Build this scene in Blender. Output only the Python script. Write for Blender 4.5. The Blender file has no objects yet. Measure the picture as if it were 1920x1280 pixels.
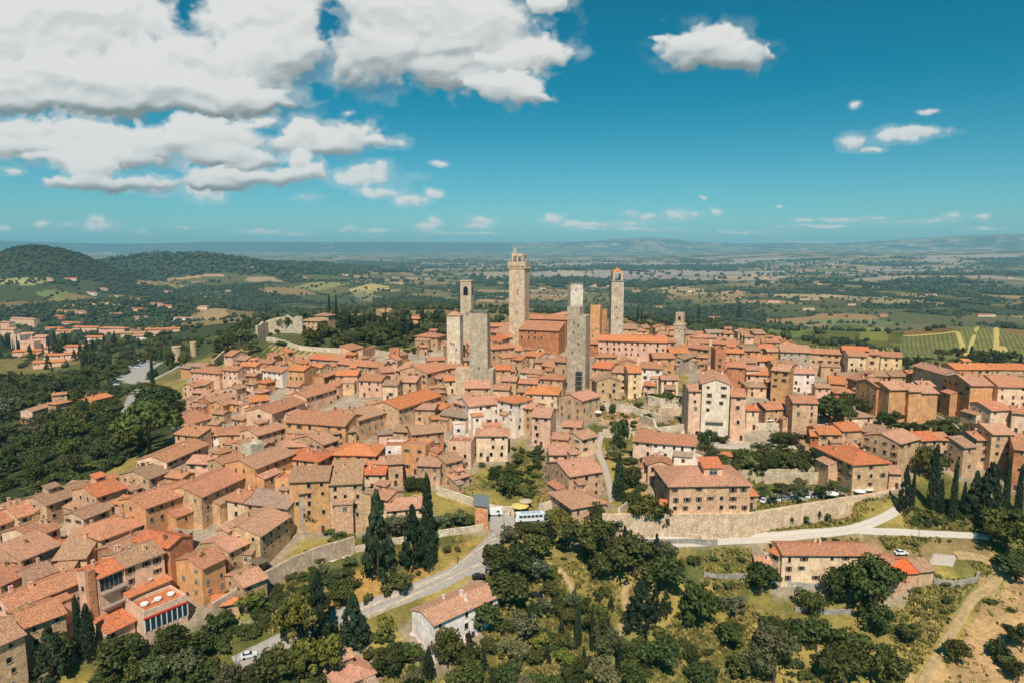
import bpy, math, random
import numpy as np
random.seed(7)
rs = np.random.RandomState(11)
PI = math.pi
C = bpy.context.scene.collection
SC = bpy.context.scene
H = 95.0                       # camera height above the town gate
PIT = math.radians(7.8)
FPX = 1280.0                   # focal length in photo pixels (1920 wide)
cP, sP = math.cos(PIT), math.sin(PIT)

def ray(px, py):
    dx, dv = (px - 960) / FPX, (640 - py) / FPX
    return (dx, cP + dv * sP, -sP + dv * cP)
def plane(px, py, z):          # where the line of sight meets a level plane
    d = ray(px, py); t = (H - z) / -d[2]
    return (d[0] * t, d[1] * t)
def project(x, y, z):
    dz = z - H
    f = y * cP - dz * sP; u = y * sP + dz * cP
    return (960 + FPX * x / f, 640 - FPX * u / f)

# ------------------------------------------------------------------ relief
CT = '''960 1280 -24|600 1280 -18|300 1280 -14|0 1280 -6|1300 1280 -26|1600 1280 -26|1900 1280 -20|468 1235 -13|700 1135 -8|870 1060 -3|930 1000 0|960 970 1
1100 1100 -12|1300 1100 -13|1500 1110 -12|1700 1100 -10|1860 1060 -8|1300 1006 1.2|1400 1002 1.4|1500 997 1.8|1600 989 2.6|1200 1008 .8|1650 980 3.4|1840 1003 0|1800 1150 -14|1500 1200 -19
280 1215 -8|400 1150 -6|560 1065 -2|680 1010 0|800 960 3|890 990 0|100 1250 -8|100 1100 0|200 1010 3|100 1000 0|300 950 5|450 960 5|600 960 4|600 850 12
700 900 8|400 850 8|480 780 10|420 740 8|600 740 16|700 700 22|560 690 18|800 790 16|850 730 22|920 735 23|980 790 19|950 870 9|1000 930 4|1080 960 4|1100 860 11
1080 800 17|1160 790 18|1085 730 24|1250 960 7|1200 880 10|1500 905 9|1650 915 9|1300 850 13|1450 850 12|1600 840 13|1300 790 20|1500 800 18|1640 790 18
1400 720 24|1250 700 26|1300 670 27|1600 760 19|1700 790 17|1800 880 10|1800 790 17|1900 900 8|1900 800 18|1850 740 22|1700 720 22|1600 690 24|1500 670 26
1880 1000 -3|975 650 30|1150 640 31|860 650 30|780 655 29|900 625 30|1050 620 30|1290 640 26|1400 635 24|1550 660 23|560 610 36|500 640 30|620 640 28|700 640 28|620 590 32
330 690 6|250 730 -6|230 700 -8|280 680 -6|350 760 4|320 830 4|200 860 -4|60 960 -6|0 950 -10|100 800 -22|0 800 -30|100 700 -30|60 660 -35|200 640 -30|330 640 -12
330 600 -28|100 600 -55|30 730 -32|440 640 20|400 660 12|0 1120 -2|30 1000 -4|560 560 -10|750 575 5|900 570 -20|1300 600 -40|1500 620 -35|1700 642 -12|1857 612 4|1791 621 0|1693 632 -10|1894 671 -12|1815 666 -13|1850 640 -5
1880 680 -15|1600 600 -60|1100 560 -70|800 540 -80|300 560 -70|60 540 -70|1800 560 -80|1400 560 -75|-200 700 -35|-200 1000 -15|-250 1280 -12|2100 700 5|2150 1000 -5|2150 1280 -20|960 1500 -32|300 1500 -20|1700 1500 -30'''
cp = []
for row in CT.replace('\n', '|').split('|'):
    a, b, c = map(float, row.split()); q = plane(a, b, c); cp.append((q[0], q[1], c))
cp = np.array(cp)
def phi(r2): return np.sqrt(r2 + 144.0)
_d2 = (cp[:, None, 0] - cp[None, :, 0]) ** 2 + (cp[:, None, 1] - cp[None, :, 1]) ** 2
_A = np.zeros((len(cp) + 1,) * 2); _A[:-1, :-1] = phi(_d2); _A[-1, :-1] = 1; _A[:-1, -1] = 1
_A[:-1, :-1] -= np.eye(len(cp)) * 6.0
W = np.linalg.solve(_A, np.append(cp[:, 2], 0))

def hsh(i, j, s):
    n = (i * 374761393 + j * 668265263 + s * 1442695041) & 0xffffffff
    n = ((n ^ (n >> 13)) * 1274126177) & 0xffffffff
    return ((n ^ (n >> 16)) & 0xffffff) / 16777215.0
def vnoise(x, y, s=0):
    xi, yi = np.floor(x).astype(np.int64), np.floor(y).astype(np.int64)
    fx, fy = x - xi, y - yi
    fx = fx * fx * (3 - 2 * fx); fy = fy * fy * (3 - 2 * fy)
    a, b, c, d = hsh(xi, yi, s), hsh(xi + 1, yi, s), hsh(xi, yi + 1, s), hsh(xi + 1, yi + 1, s)
    return (a * (1 - fx) + b * fx) * (1 - fy) + (c * (1 - fx) + d * fx) * fy
def fbm(x, y, s=0, o=4):
    t = 0; a = 0.5
    for k in range(o):
        t = t + a * vnoise(x, y, s + k); x = x * 2.03 + 11; y = y * 2.03 + 7; a *= .5
    return t
def sst(a, b, x):
    t = np.clip((x - a) / (b - a), 0, 1); return t * t * (3 - 2 * t)

TERR = []                      # level terraces: (polygon in plan, height)
def inpoly(x, y, P):
    ins = np.zeros(np.shape(x), bool); n = len(P); j = n - 1
    for i in range(n):
        xi, yi = P[i]; xj, yj = P[j]
        if yi != yj:
            ins ^= ((yi > y) != (yj > y)) & (x < (xj - xi) * (y - yi) / (yj - yi) + xi)
        j = i
    return ins
def zfar(x, y):
    r = np.hypot(x, y); th = np.arctan2(x, y)
    z = -118 + 70 * (fbm(x / 1500, y / 1500, 3, 4) - .45) + 28 * (fbm(x / 420, y / 420, 9, 3) - .45)
    z = z * (1 - .3 * sst(9000, 16000, r))
    def bump(px, D, hz, sx, sy):
        cx = (px - 960) / 1280 * D
        return hz * np.exp(-((x - cx) / sx) ** 2 - ((y - D) / sy) ** 2)
    z = z + bump(75, 2900, 208, 330, 420) + bump(-420, 2900, 180, 500, 600) + bump(330, 4300, 170, 900, 500) + bump(520, 5200, 100, 900, 500)
    z = z + bump(230, 2000, 55, 420, 300) + bump(620, 3200, 55, 500, 350) + bump(1900, 9500, 150, 2500, 1500) + bump(1500, 12000, 110, 3000, 1200)
    # far mountains
    px = 960 + 1280 * np.tan(np.clip(th, -1.2, 1.2))
    sil = 8 + 9 * fbm(px / 260, px * 0 + 3, 20, 4) + 9 * np.exp(-((px - 1200) / 90) ** 2) + 10 * sst(1500, 1900, px) + 3 * np.exp(-((px - 500) / 200) ** 2)
    mh = H + (sil - 5) / 1280 * 24000
    z = z + (mh + 110) * np.exp(-((r - 24000) / 2200) ** 2)
    return z
def Z(x, y):
    x = np.atleast_1d(np.asarray(x, float)); y = np.atleast_1d(np.asarray(y, float))
    r = np.hypot(x, y); out = np.zeros(x.shape)
    near = r < 2100
    w = 1 - sst(1100, 2000, r)
    if near.any():
        xn, yn = x[near], y[near]; v = np.empty(xn.shape)
        for k in range(0, len(xn), 60000):
            a, b = xn[k:k + 60000], yn[k:k + 60000]
            v[k:k + 60000] = phi((a[:, None] - cp[None, :, 0]) ** 2 + (b[:, None] - cp[None, :, 1]) ** 2) @ W[:-1] + W[-1]
        v = v + .9 * (fbm(xn / 14, yn / 14, 40, 3) - .45) + 14 * (fbm(xn / 170, yn / 170, 44, 3) - .45) * sst(560, 900, r[near])
        for P, zz in TERR:
            v = np.where(inpoly(xn, yn, P), zz, v)
        out[near] = v * w[near]
    m = w < 1
    if m.any(): out[m] += zfar(x[m], y[m]) * (1 - w[m])
    return out
def Zg(x, y):                  # the same without the terraces
    global TERR
    t = TERR; TERR = []; r = Z(x, y); TERR = t; return r
def z1(x, y): return float(Z(x, y)[0])
_T = np.geomspace(90, 9000, 1500)
def hit(px, py, h=0.0):        # ground point under the line of sight, h metres above the relief
    d = np.array(ray(px, py)); d = d / math.hypot(d[0], d[1])
    g = Z(d[0] * _T, d[1] * _T) + h - (H + d[2] * _T)
    k = int(np.argmax(g > 0))
    if g[k] <= 0: k = len(_T) - 1
    k = max(k, 1)
    a, b = g[k - 1], g[k]; t = _T[k - 1] + (_T[k] - _T[k - 1]) * (0 if b == a else min(1, max(0, -a / (b - a))))
    return (d[0] * t, d[1] * t, H + d[2] * t)
def poly_at(s, z=None):
    out = []
    for q in s.split('|'):
        a, b = map(float, q.split()); out.append(plane(a, b, z) if z is not None else hit(a, b)[:2])
    return out
# terraces held up by the two long retaining walls
_t1 = poly_at('1130 968|1260 966|1404 966|1500 950|1600 935|1645 929|1672 922|1674 905|1600 900|1420 905|1250 930|1130 940', 7.5)
_t2 = poly_at('1180 806|1290 797|1400 795|1500 797|1602 800|1604 775|1500 768|1400 768|1290 772|1230 778', 19.0)
_t0 = _t1[:5] + [hit(1612, 978)[:2], hit(1585, 983)[:2], hit(1500, 991)[:2], hit(1400, 998)[:2], hit(1300, 1001)[:2], hit(1200, 1003)[:2], hit(1130, 1004)[:2]]
TERR.append((_t0, 1.5)); TERR.append((_t1, 7.5)); TERR.append((_t2, 19.0))

# ------------------------------------------------------------------ materials
def mat(name, rough=.85):
    m = bpy.data.materials.new(name); m.use_nodes = True
    nt = m.node_tree; b = nt.nodes['Principled BSDF']
    b.inputs['Roughness'].default_value = rough
    b.inputs['Specular IOR Level'].default_value = .15
    return m, nt, b
def N(nt, typ, **k):
    n = nt.nodes.new(typ)
    for a, v in k.items():
        if hasattr(n, a): setattr(n, a, v)
        else: n.inputs[a].default_value = v
    return n
def mix(nt, a, b, f, mode='MIX'):
    n = nt.nodes.new('ShaderNodeMix'); n.data_type = 'RGBA'; n.blend_type = mode
    for s, v in ((0, f), (6, a), (7, b)):
        if hasattr(v, 'links'): nt.links.new(v, n.inputs[s])
        else: n.inputs[s].default_value = v if s == 0 else (*v, 1)
    return n.outputs[2]
def mth(nt, op, *a, clamp=False):
    n = nt.nodes.new('ShaderNodeMath'); n.operation = op; n.use_clamp = clamp
    for i, v in enumerate(a):
        if hasattr(v, 'links'): nt.links.new(v, n.inputs[i])
        else: n.inputs[i].default_value = v
    return n.outputs[0]
def noise(nt, vec, scale, detail=3, rough=.55):
    n = nt.nodes.new('ShaderNodeTexNoise'); n.inputs['Scale'].default_value = scale
    n.inputs['Detail'].default_value = detail; n.inputs['Roughness'].default_value = rough
    nt.links.new(vec, n.inputs['Vector']); return n.outputs['Fac']
def ramp(nt, f, stops):
    n = nt.nodes.new('ShaderNodeValToRGB'); e = n.color_ramp.elements
    while len(e) < len(stops): e.new(.5)
    for i, (p, c) in enumerate(stops):
        e[i].position = p; e[i].color = (c, c, c, 1) if isinstance(c, (int, float)) else (*c, 1)
    nt.links.new(f, n.inputs[0]); return n.outputs[0]
def bump(nt, b, hgt, dist=.1, st=.6):
    n = nt.nodes.new('ShaderNodeBump'); n.inputs['Distance'].default_value = dist; n.inputs['Strength'].default_value = st
    nt.links.new(hgt, n.inputs['Height']); nt.links.new(n.outputs[0], b.inputs['Normal'])

def m_wall(name, stone):
    m, nt, b = mat(name, .9); L = nt.links
    oi = N(nt, 'ShaderNodeObjectInfo'); geo = N(nt, 'ShaderNodeNewGeometry').outputs['Position']
    col = oi.outputs['Color']
    f1 = ramp(nt, noise(nt, geo, .35, 5, .65), [(.3, .74), (.7, 1.25)])
    c = mix(nt, col, f1, 1.0, 'MULTIPLY')
    f2 = noise(nt, geo, 2.2, 4, .7)
    c = mix(nt, c, ramp(nt, f2, [(.32, .68), (.62, 1.25)]), .75, 'MULTIPLY')
    if stone:
        br = N(nt, 'ShaderNodeTexVoronoi', Scale=1.3)
        mp = N(nt, 'ShaderNodeMapping'); mp.inputs['Scale'].default_value = (1, 1, 1.9); L.new(geo, mp.inputs[0]); L.new(mp.outputs[0], br.inputs['Vector'])
        v = ramp(nt, mth(nt, 'FRACT', mth(nt, 'MULTIPLY', br.outputs['Color'], 3.1)), [(0, .62), (1, 1.3)])
        c = mix(nt, c, v, .55, 'MULTIPLY')
        bump(nt, b, f2, .12, .5)
    st = N(nt, 'ShaderNodeMapping'); st.inputs['Scale'].default_value = (1.3, 1.3, .12); L.new(geo, st.inputs[0])
    c = mix(nt, c, ramp(nt, noise(nt, st.outputs[0], 1.2, 4, .7), [(.34, .66), (.56, 1.08)]), .5, 'MULTIPLY')
    L.new(c, b.inputs['Base Color']); return m
def m_roof():
    m, nt, b = mat('clay_tile', .9); L = nt.links
    oi = N(nt, 'ShaderNodeObjectInfo'); geo = N(nt, 'ShaderNodeNewGeometry').outputs['Position']; uv = N(nt, 'ShaderNodeUVMap').outputs[0]
    col = oi.outputs['Color']
    c = mix(nt, col, (.30, .19, .135), ramp(nt, noise(nt, geo, .45, 5, .7), [(.46, 0), (.76, .6)]))
    mp = N(nt, 'ShaderNodeMapping'); mp.inputs['Scale'].default_value = (2.6, .6, 1); L.new(uv, mp.inputs[0])
    n1 = noise(nt, mp.outputs[0], 1.0, 4, .75)
    c = mix(nt, c, ramp(nt, n1, [(.3, .5), (.52, 1.0), (.75, 1.35)]), .85, 'MULTIPLY')
    n2 = noise(nt, geo, 2.6, 3, .8)
    c = mix(nt, c, ramp(nt, n2, [(.36, .32), (.5, 1.0), (.68, 1.4)]), .8, 'MULTIPLY')
    wv = N(nt, 'ShaderNodeTexWave', Scale=1.1, Distortion=.7); wv.inputs['Detail'].default_value = 1; L.new(uv, wv.inputs['Vector'])
    c = mix(nt, c, ramp(nt, wv.outputs['Fac'], [(.1, .68), (.55, 1.08)]), .6, 'MULTIPLY')
    bump(nt, b, n1, .15, .5)
    L.new(c, b.inputs['Base Color']); return m
def m_plain(name, col, rough=.7, var=.25, scale=2.0, metal=0):
    m, nt, b = mat(name, rough); geo = N(nt, 'ShaderNodeNewGeometry').outputs['Position']
    c = mix(nt, col, ramp(nt, noise(nt, geo, scale, 4, .6), [(.3, 1 - var), (.7, 1 + var)]), 1.0, 'MULTIPLY')
    nt.links.new(c, b.inputs['Base Color']); b.inputs['Metallic'].default_value = metal; return m
def m_obj(name, rough=.5, var=.1):
    m, nt, b = mat(name, rough); oi = N(nt, 'ShaderNodeObjectInfo'); geo = N(nt, 'ShaderNodeNewGeometry').outputs['Position']
    c = mix(nt, oi.outputs['Color'], ramp(nt, noise(nt, geo, 1.5, 3), [(.3, 1 - var), (.7, 1 + var)]), 1.0, 'MULTIPLY')
    nt.links.new(c, b.inputs['Base Color']); b.inputs['Specular IOR Level'].default_value = .4; return m
def m_leaf(name, c1, c2):
    m, nt, b = mat(name, .65); L = nt.links
    at = N(nt, 'ShaderNodeAttribute'); at.attribute_name = 'lv'
    oi = N(nt, 'ShaderNodeObjectInfo')
    c = mix(nt, c1, c2, at.outputs['Fac'])
    c = mix(nt, c, oi.outputs['Color'], 1.0, 'MULTIPLY')
    L.new(c, b.inputs['Base Color']); b.inputs['Specular IOR Level'].default_value = .2
    return m
MT = dict(
    plaster=m_wall('lime_plaster', False), stone=m_wall('rough_stone', True), tile=m_roof(),
    bark=m_plain('bark', (.09, .06, .04), .95), dark=m_plain('dark_opening', (.018, .016, .015), .35, .2),
    surround=m_plain('pale_stone_trim', (.42, .33, .25), .9), brown=m_plain('brown_shutter', (.10, .045, .028), .6),
    green=m_plain('green_shutter', (.05, .075, .05), .6), glass=m_plain('window_glass', (.03, .05, .06), .08, .1),
    white=m_plain('white_paint', (.78, .77, .74), .5, .06), asphalt=m_plain('road_surface', (.36, .31, .27), .95, .14, .8),
    gravel=m_plain('white_gravel', (.56, .48, .40), .95, .1, 1.5), dirt=m_plain('dirt_track', (.40, .27, .13), .95, .3, .7),
    paving=m_plain('stone_paving', (.46, .37, .30), .95, .15, 1.5), paint=m_obj('car_paint', .3, .02), cloth=m_obj('cloth', .8, .05),
    tyre=m_plain('black_rubber', (.02, .02, .02), .8), metal=m_plain('grey_metal', (.35, .35, .34), .4, .1, 3, .6),
    red=m_plain('red_paint', (.6, .05, .03), .5), body=m_obj('skin_and_clothes', .8, .1),
    leaf=m_leaf('broad_leaves', (.020, .036, .010), (.115, .125, .032)), needle=m_leaf('dark_needles', (.012, .026, .014), (.045, .065, .032)),
    olive=m_leaf('grey_green_leaves', (.055, .065, .030), (.17, .17, .085)), ylw=m_leaf('yellow_green_leaves', (.06, .085, .015), (.21, .21, .04)),
    lawn=m_plain('lawn', (.075, .095, .03), .95, .35, .8))
# ------------------------------------------------------------------ mesh helpers
MT['straw'] = m_plain('straw_track', (.50, .37, .13), .95, .2, .5)
class MB:
    def __init__(s): s.v = []; s.f = []; s.m = []; s.uv = []
    def poly(s, pts, m=0, uv=None):
        i = len(s.v); s.v += [tuple(p) for p in pts]; s.f.append(tuple(range(i, i + len(pts)))); s.m.append(m)
        s.uv += uv if uv else [(p[0], p[1]) for p in pts]
    def box(s, x0, x1, y0, y1, z0, z1, m=0, bottom=True):
        q = [(x0, y0, z0), (x1, y0, z0), (x1, y1, z0), (x0, y1, z0), (x0, y0, z1), (x1, y0, z1), (x1, y1, z1), (x0, y1, z1)]
        for a in ([0, 1, 5, 4], [1, 2, 6, 5], [2, 3, 7, 6], [3, 0, 4, 7], [4, 5, 6, 7]) + (([3, 2, 1, 0],) if bottom else ()):
            s.poly([q[k] for k in a], m)
    def cyl(s, x, y, z0, z1, r0, r1, n=8, m=0, cap=True):
        a = [(x + r0 * math.cos(2 * PI * k / n), y + r0 * math.sin(2 * PI * k / n), z0) for k in range(n)]
        b = [(x + r1 * math.cos(2 * PI * k / n), y + r1 * math.sin(2 * PI * k / n), z1) for k in range(n)]
        for k in range(n): s.poly([a[k], a[(k + 1) % n], b[(k + 1) % n], b[k]], m)
        if cap: s.poly(b, m); s.poly(a[::-1], m)
    def tube(s, p, q, r0, r1, n=5, m=0):
        p, q = np.array(p, float), np.array(q, float); d = q - p; d /= np.linalg.norm(d)
        u = np.cross(d, (0, 0, 1) if abs(d[2]) < .9 else (1, 0, 0)); u /= np.linalg.norm(u); w = np.cross(d, u)
        a = [p + r0 * (u * math.cos(2 * PI * k / n) + w * math.sin(2 * PI * k / n)) for k in range(n)]
        b = [q + r1 * (u * math.cos(2 * PI * k / n) + w * math.sin(2 * PI * k / n)) for k in range(n)]
        for k in range(n): s.poly([a[k], a[(k + 1) % n], b[(k + 1) % n], b[k]], m)
        s.poly(b, m); s.poly(a[::-1], m)
    def mesh(s, name, mats):
        me = bpy.data.meshes.new(name); me.from_pydata(s.v, [], s.f)
        for m in (mats if isinstance(mats, (list, tuple)) else [mats]): me.materials.append(m)
        me.polygons.foreach_set('material_index', s.m)
        l = me.uv_layers.new(name='UVMap'); l.data.foreach_set('uv', np.array(s.uv, 'f').ravel())
        me.update(); return me
THINGS = []
def link(name, me, parent=None, loc=None, rot=None, scale=None, color=None):
    o = bpy.data.objects.new(name, me); C.objects.link(o)
    if parent: o.parent = parent
    if loc is not None: o.location = loc
    if rot is not None: o.rotation_euler = rot if isinstance(rot, tuple) else (0, 0, rot)
    if scale is not None: o.scale = scale
    if color is not None: o.color = (*color, 1)
    return o
def root(name, cat, loc, rz=0, desc='', group=None, label=None, me=None):
    o = bpy.data.objects.new(name, me); C.objects.link(o); o.location = loc; o.rotation_euler = (0, 0, rz)
    o['category'] = cat
    if group: o['group'] = group
    THINGS.append((o, desc, label)); return o
def struct(o, kind='structure'): o['kind'] = kind; return o

# window templates: unit origin at the wall face, outward is -y
def win_mesh(kind):
    b = MB()
    if kind == 'arch':
        n = 8; pts = [(-.5, -.04, 0), (.5, -.04, 0)] + [(.5 * math.cos(PI * k / n), -.04, 1.2 + .5 * math.sin(PI * k / n)) for k in range(n + 1)]
        b.poly(pts, 1)
        b.box(-.62, -.5, -.1, 0, 0, 1.2, 0); b.box(.5, .62, -.1, 0, 0, 1.2, 0)
        for k in range(n):
            a0, a1 = PI * k / n, PI * (k + 1) / n
            q = [(r * math.cos(a), -.1, 1.2 + r * math.sin(a)) for r, a in ((.5, a0), (.62, a0), (.62, a1), (.5, a1))]
            b.poly(q[::-1], 0); b.poly([q[1], q[2], (q[2][0], 0, q[2][2]), (q[1][0], 0, q[1][2])], 0)
        return b.mesh('arched_window', [MT['surround'], MT['dark']])
    b.box(-.5, .5, -.03, 0, 0, 1.5, 1)
    if kind == 'glass':
        b.box(-.02, .02, -.06, -.03, 0, 1.5, 3); b.box(-.5, .5, -.06, -.03, .95, 1.0, 3)
    b.box(-.62, -.5, -.09, 0, -.02, 1.62, 0); b.box(.5, .62, -.09, 0, -.02, 1.62, 0); b.box(-.5, .5, -.09, 0, 1.5, 1.62, 0); b.box(-.7, .7, -.18, 0, -.14, -.02, 0)
    if kind in ('brown', 'green'):
        b.box(-1.08, -.64, -.12, -.02, 0, 1.5, 2); b.box(.64, 1.08, -.12, -.02, 0, 1.5, 2)
    if kind == 'shut': b.box(-.48, -.02, -.07, -.03, .02, 1.48, 2); b.box(.02, .48, -.07, -.03, .02, 1.48, 2)
    return b.mesh('window', [MT['surround'], MT['glass' if kind == 'glass' else 'dark'], MT['green' if kind == 'green' else 'brown'], MT['white']])
WIN = {k: win_mesh(k) for k in ('plain', 'shut', 'brown', 'green', 'glass', 'arch')}
def door_mesh():
    b = MB(); b.box(-.55, .55, -.04, 0, 0, 2.2, 1); b.box(-.7, -.55, -.1, 0, 0, 2.35, 0); b.box(.55, .7, -.1, 0, 0, 2.35, 0); b.box(-.55, .55, -.1, 0, 2.2, 2.35, 0); b.box(-.01, .01, -.06, -.04, 0, 2.2, 2)
    return b.mesh('door', [MT['surround'], MT['brown'], MT['dark']])
DOOR = door_mesh()
def chim_mesh(k):
    b = MB(); w = .38 if k else .5
    b.box(-w, w, -.35, .35, -1.2, 1.1, 0, False); b.box(-w - .08, w + .08, -.43, .43, 1.1, 1.2, 0)
    for s in (-1, 1): b.box(s * w * .6 - .1, s * w * .6 + .1, -.3, .3, 1.2, 1.45, 0)
    b.box(-w - .1, w + .1, -.45, .45, 1.45, 1.53, 1)
    return b.mesh('chimney', [MT['stone'], MT['tile']])
CHIM = [chim_mesh(0), chim_mesh(1)]
def dish_mesh():
    b = MB(); b.tube((0, 0, -.6), (0, 0, .9), .04, .04, 5, 1)
    n = 10; rim = [(.45 * math.cos(2 * PI * k / n), -.12 - .1 * math.sin(2 * PI * k / n), .95 + .45 * math.sin(2 * PI * k / n)) for k in range(n)]
    for k in range(n): b.poly([rim[k], rim[(k + 1) % n], (0, .05, .9)], 0)
    return b.mesh('satellite_dish', [MT['white'], MT['metal']])
DISH = dish_mesh()
def ant_mesh():
    b = MB(); b.tube((0, 0, -.6), (0, 0, 2.6), .035, .03, 5)
    b.tube((-.5, 0, 2.5), (.5, 0, 2.5), .025, .025, 4)
    for k in range(5): b.tube((-.5 + k * .25, -.3, 2.5), (-.5 + k * .25, .3, 2.5), .018, .018, 4)
    return b.mesh('roof_aerial', [MT['metal']])
ANT = ant_mesh()
RC = dict(o=(.70, .24, .09), t=(.57, .245, .13), p=(.61, .30, .185), b=(.47, .265, .155), g=(.42, .285, .20), r=(.70, .21, .09), v=(.85, .15, .04))
RN = dict(o='orange', t='terracotta', p='pinkish', b='brown', g='grey brown', r='reddish', v='vivid red')
WC = dict(s=(.60, .37, .215), c=(.76, .52, .35), k=(.76, .455, .31), o=(.63, .32, .145), b=(.50, .205, .10), w=(.84, .69, .58), y=(.76, .51, .28), g=(.48, .36, .27))
WN = dict(s='tan stone', c='cream', k='pink', o='ochre', b='brick', w='white', y='yellow', g='grey stone')
FOOT = []
def free(x, y, r):
    for (cx, cy, ca, sa, hw, hd) in FOOT:
        dx, dy = x - cx, y - cy
        if abs(dx * ca + dy * sa) < hw + r and abs(-dx * sa + dy * ca) < hd + r: return False
    return True
NH = [0]
def jit(c, a=.06):
    k = 1 + random.uniform(-a, a); return tuple(min(.95, max(.01, v * k * (1 + random.uniform(-.035, .035)))) for v in c)
def house(x1, y1, x2, y2, d, h, T='g', rc='t', wc='s', win=None, name='house', cat='house', desc=None, label=None, arches=False, chim=None, group='houses of the hill town', wings=False):
    mx, my = (x1 + x2) / 2, (y1 + y2) / 2
    P = hit(mx, my, h); ze = P[2]
    a, b = plane(x1, y1, ze), plane(x2, y2, ze)
    w = math.hypot(b[0] - a[0], b[1] - a[1]); yaw = math.atan2(b[1] - a[1], b[0] - a[0])
    if w > 75: w = 75
    return house3((a[0] + b[0]) / 2, (a[1] + b[1]) / 2, ze - h, w, d, h, yaw, T, rc, wc, win, name, cat, desc, label, arches, chim, group, None, wings)
def house3(fx, fy, z0, w, d, h, yaw, T='g', rc='t', wc='s', win=None, name='house', cat='house', desc=None, label=None, arches=False, chim=None, group='houses of the hill town', dark=None, wings=False):
    NH[0] += 1
    ca, sa = math.cos(yaw), math.sin(yaw)
    cx, cy = fx - sa * d / 2, fy + ca * d / 2
    FOOT.append((cx, cy, ca, sa, w / 2, d / 2))
    dist = math.hypot(cx, cy)
    if desc is None:
        sz = 'tall' if h > 12 else 'low' if h < 5.5 else 'long' if w > 2 * d and w > 18 else 'small' if w < 9 else ''
        top = {'g': ' gable roof', 'p': ' front gabled roof', 'h': ' hipped roof', 's': ' lean-to roof', 'f': ''}[T]
        rr = f' with {RN[rc]} tile{top}' if T != 'f' else ' with a flat roof terrace'
        desc = f'{sz} {WN[wc]} house{rr}'.strip()
    R = root(name, cat, (cx, cy, z0), yaw, desc, group, label)
    hw, hd = w / 2, d / 2
    B = MB()
    low = -9 if dist < 420 else -5
    o = .85; pit = .30; th = .2
    wcol = jit(WC[wc]); rcol = jit(RC[rc], .12)
    stone = wc in 'sgb'
    wm = MT['stone' if stone else 'plaster']
    Bm = MB()
    if T == 'p': rise = hw * pit * 1.15
    elif T == 's': rise = d * .24
    elif T == 'f': rise = 0
    else: rise = hd * pit
    hb = h + (rise if T == 's' else 0)
    c = [(-hw, -hd), (hw, -hd), (hw, hd), (-hw, hd)]
    tz = [h, h, hb, hb]
    if T == 'g':
        Bm.poly([(-hw, -hd, low), (hw, -hd, low), (hw, -hd, h), (-hw, -hd, h)]); Bm.poly([(hw, hd, low), (-hw, hd, low), (-hw, hd, h), (hw, hd, h)])
        Bm.poly([(hw, -hd, low), (hw, hd, low), (hw, hd, h), (hw, 0, h + rise), (hw, -hd, h)]); Bm.poly([(-hw, hd, low), (-hw, -hd, low), (-hw, -hd, h), (-hw, 0, h + rise), (-hw, hd, h)])
    elif T == 'p':
        Bm.poly([(-hw, -hd, low), (hw, -hd, low), (hw, -hd, h), (0, -hd, h + rise), (-hw, -hd, h)]); Bm.poly([(hw, hd, low), (-hw, hd, low), (-hw, hd, h), (0, hd, h + rise), (hw, hd, h)])
        Bm.poly([(hw, -hd, low), (hw, hd, low), (hw, hd, h), (hw, -hd, h)]); Bm.poly([(-hw, hd, low), (-hw, -hd, low), (-hw, -hd, h), (-hw, hd, h)])
    else:
        for i in range(4):
            j = (i + 1) % 4; Bm.poly([(*c[i], low), (*c[j], low), (*c[j], tz[j]), (*c[i], tz[i])])
    if T == 'f':
        pr = .9
        Bm.box(-hw, hw, -hd, -hd + .3, h, h + pr); Bm.box(-hw, hw, hd - .3, hd, h, h + pr); Bm.box(-hw, -hw + .3, -hd + .3, hd - .3, h, h + pr); Bm.box(hw - .3, hw, -hd + .3, hd - .3, h, h + pr)
    link('wall', Bm.mesh('wall', wm), R, color=wcol)
    Rm = MB()
    def slab(p0, p1, p2, p3):      # p0,p1 at the eave, p2,p3 at the ridge
        dn = [(q[0], q[1], q[2] - th) for q in (p0, p1, p2, p3)]
        sl = math.dist(p1, p2); L = math.dist(p0, p1)
        Rm.poly([p0, p1, p2, p3], 0, [(0, 0), (L, 0), (L, sl), (0, sl)])
        Rm.poly(dn[::-1]); up = (p0, p1, p2, p3)
        for i in range(4):
            j = (i + 1) % 4; Rm.poly([dn[i], dn[j], up[j], up[i]])
    e = h - o * pit + .12
    if T == 'g':
        rz = h + rise + .12; g = .3
        slab((-hw - g, -hd - o, e), (hw + g, -hd - o, e), (hw + g, 0, rz), (-hw - g, 0, rz)); slab((hw + g, hd + o, e), (-hw - g, hd + o, e), (-hw - g, 0, rz), (hw + g, 0, rz))
        Rm.tube((-hw - g, 0, rz + .03), (hw + g, 0, rz + .03), .14, .14, 5)
    elif T == 'p':
        rz = h + rise + .12; g = .35; e = h - o * pit * 1.15 + .12
        slab((-hw - o, hd + g, e), (-hw - o, -hd - g, e), (0, -hd - g, rz), (0, hd + g, rz)); slab((hw + o, -hd - g, e), (hw + o, hd + g, e), (0, hd + g, rz), (0, -hd - g, rz))
        Rm.tube((0, -hd - g, rz + .03), (0, hd + g, rz + .03), .14, .14, 5)
    elif T == 's':
        slab((-hw - .3, -hd - o, e), (hw + .3, -hd - o, e), (hw + .3, hd + .3, hb + .2), (-hw - .3, hd + .3, hb + .2))
    elif T == 'h':
        X, Y = hw + o, hd + o; m = min(X, Y); rz = e + m * pit
        if X >= Y: ra, rb = (-(X - Y), 0, rz), (X - Y + .01, 0, rz)
        else: ra, rb = (0, -(Y - X), rz), (0, Y - X + .01, rz)
        q = [(-X, -Y, e), (X, -Y, e), (X, Y, e), (-X, Y, e)]
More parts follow.
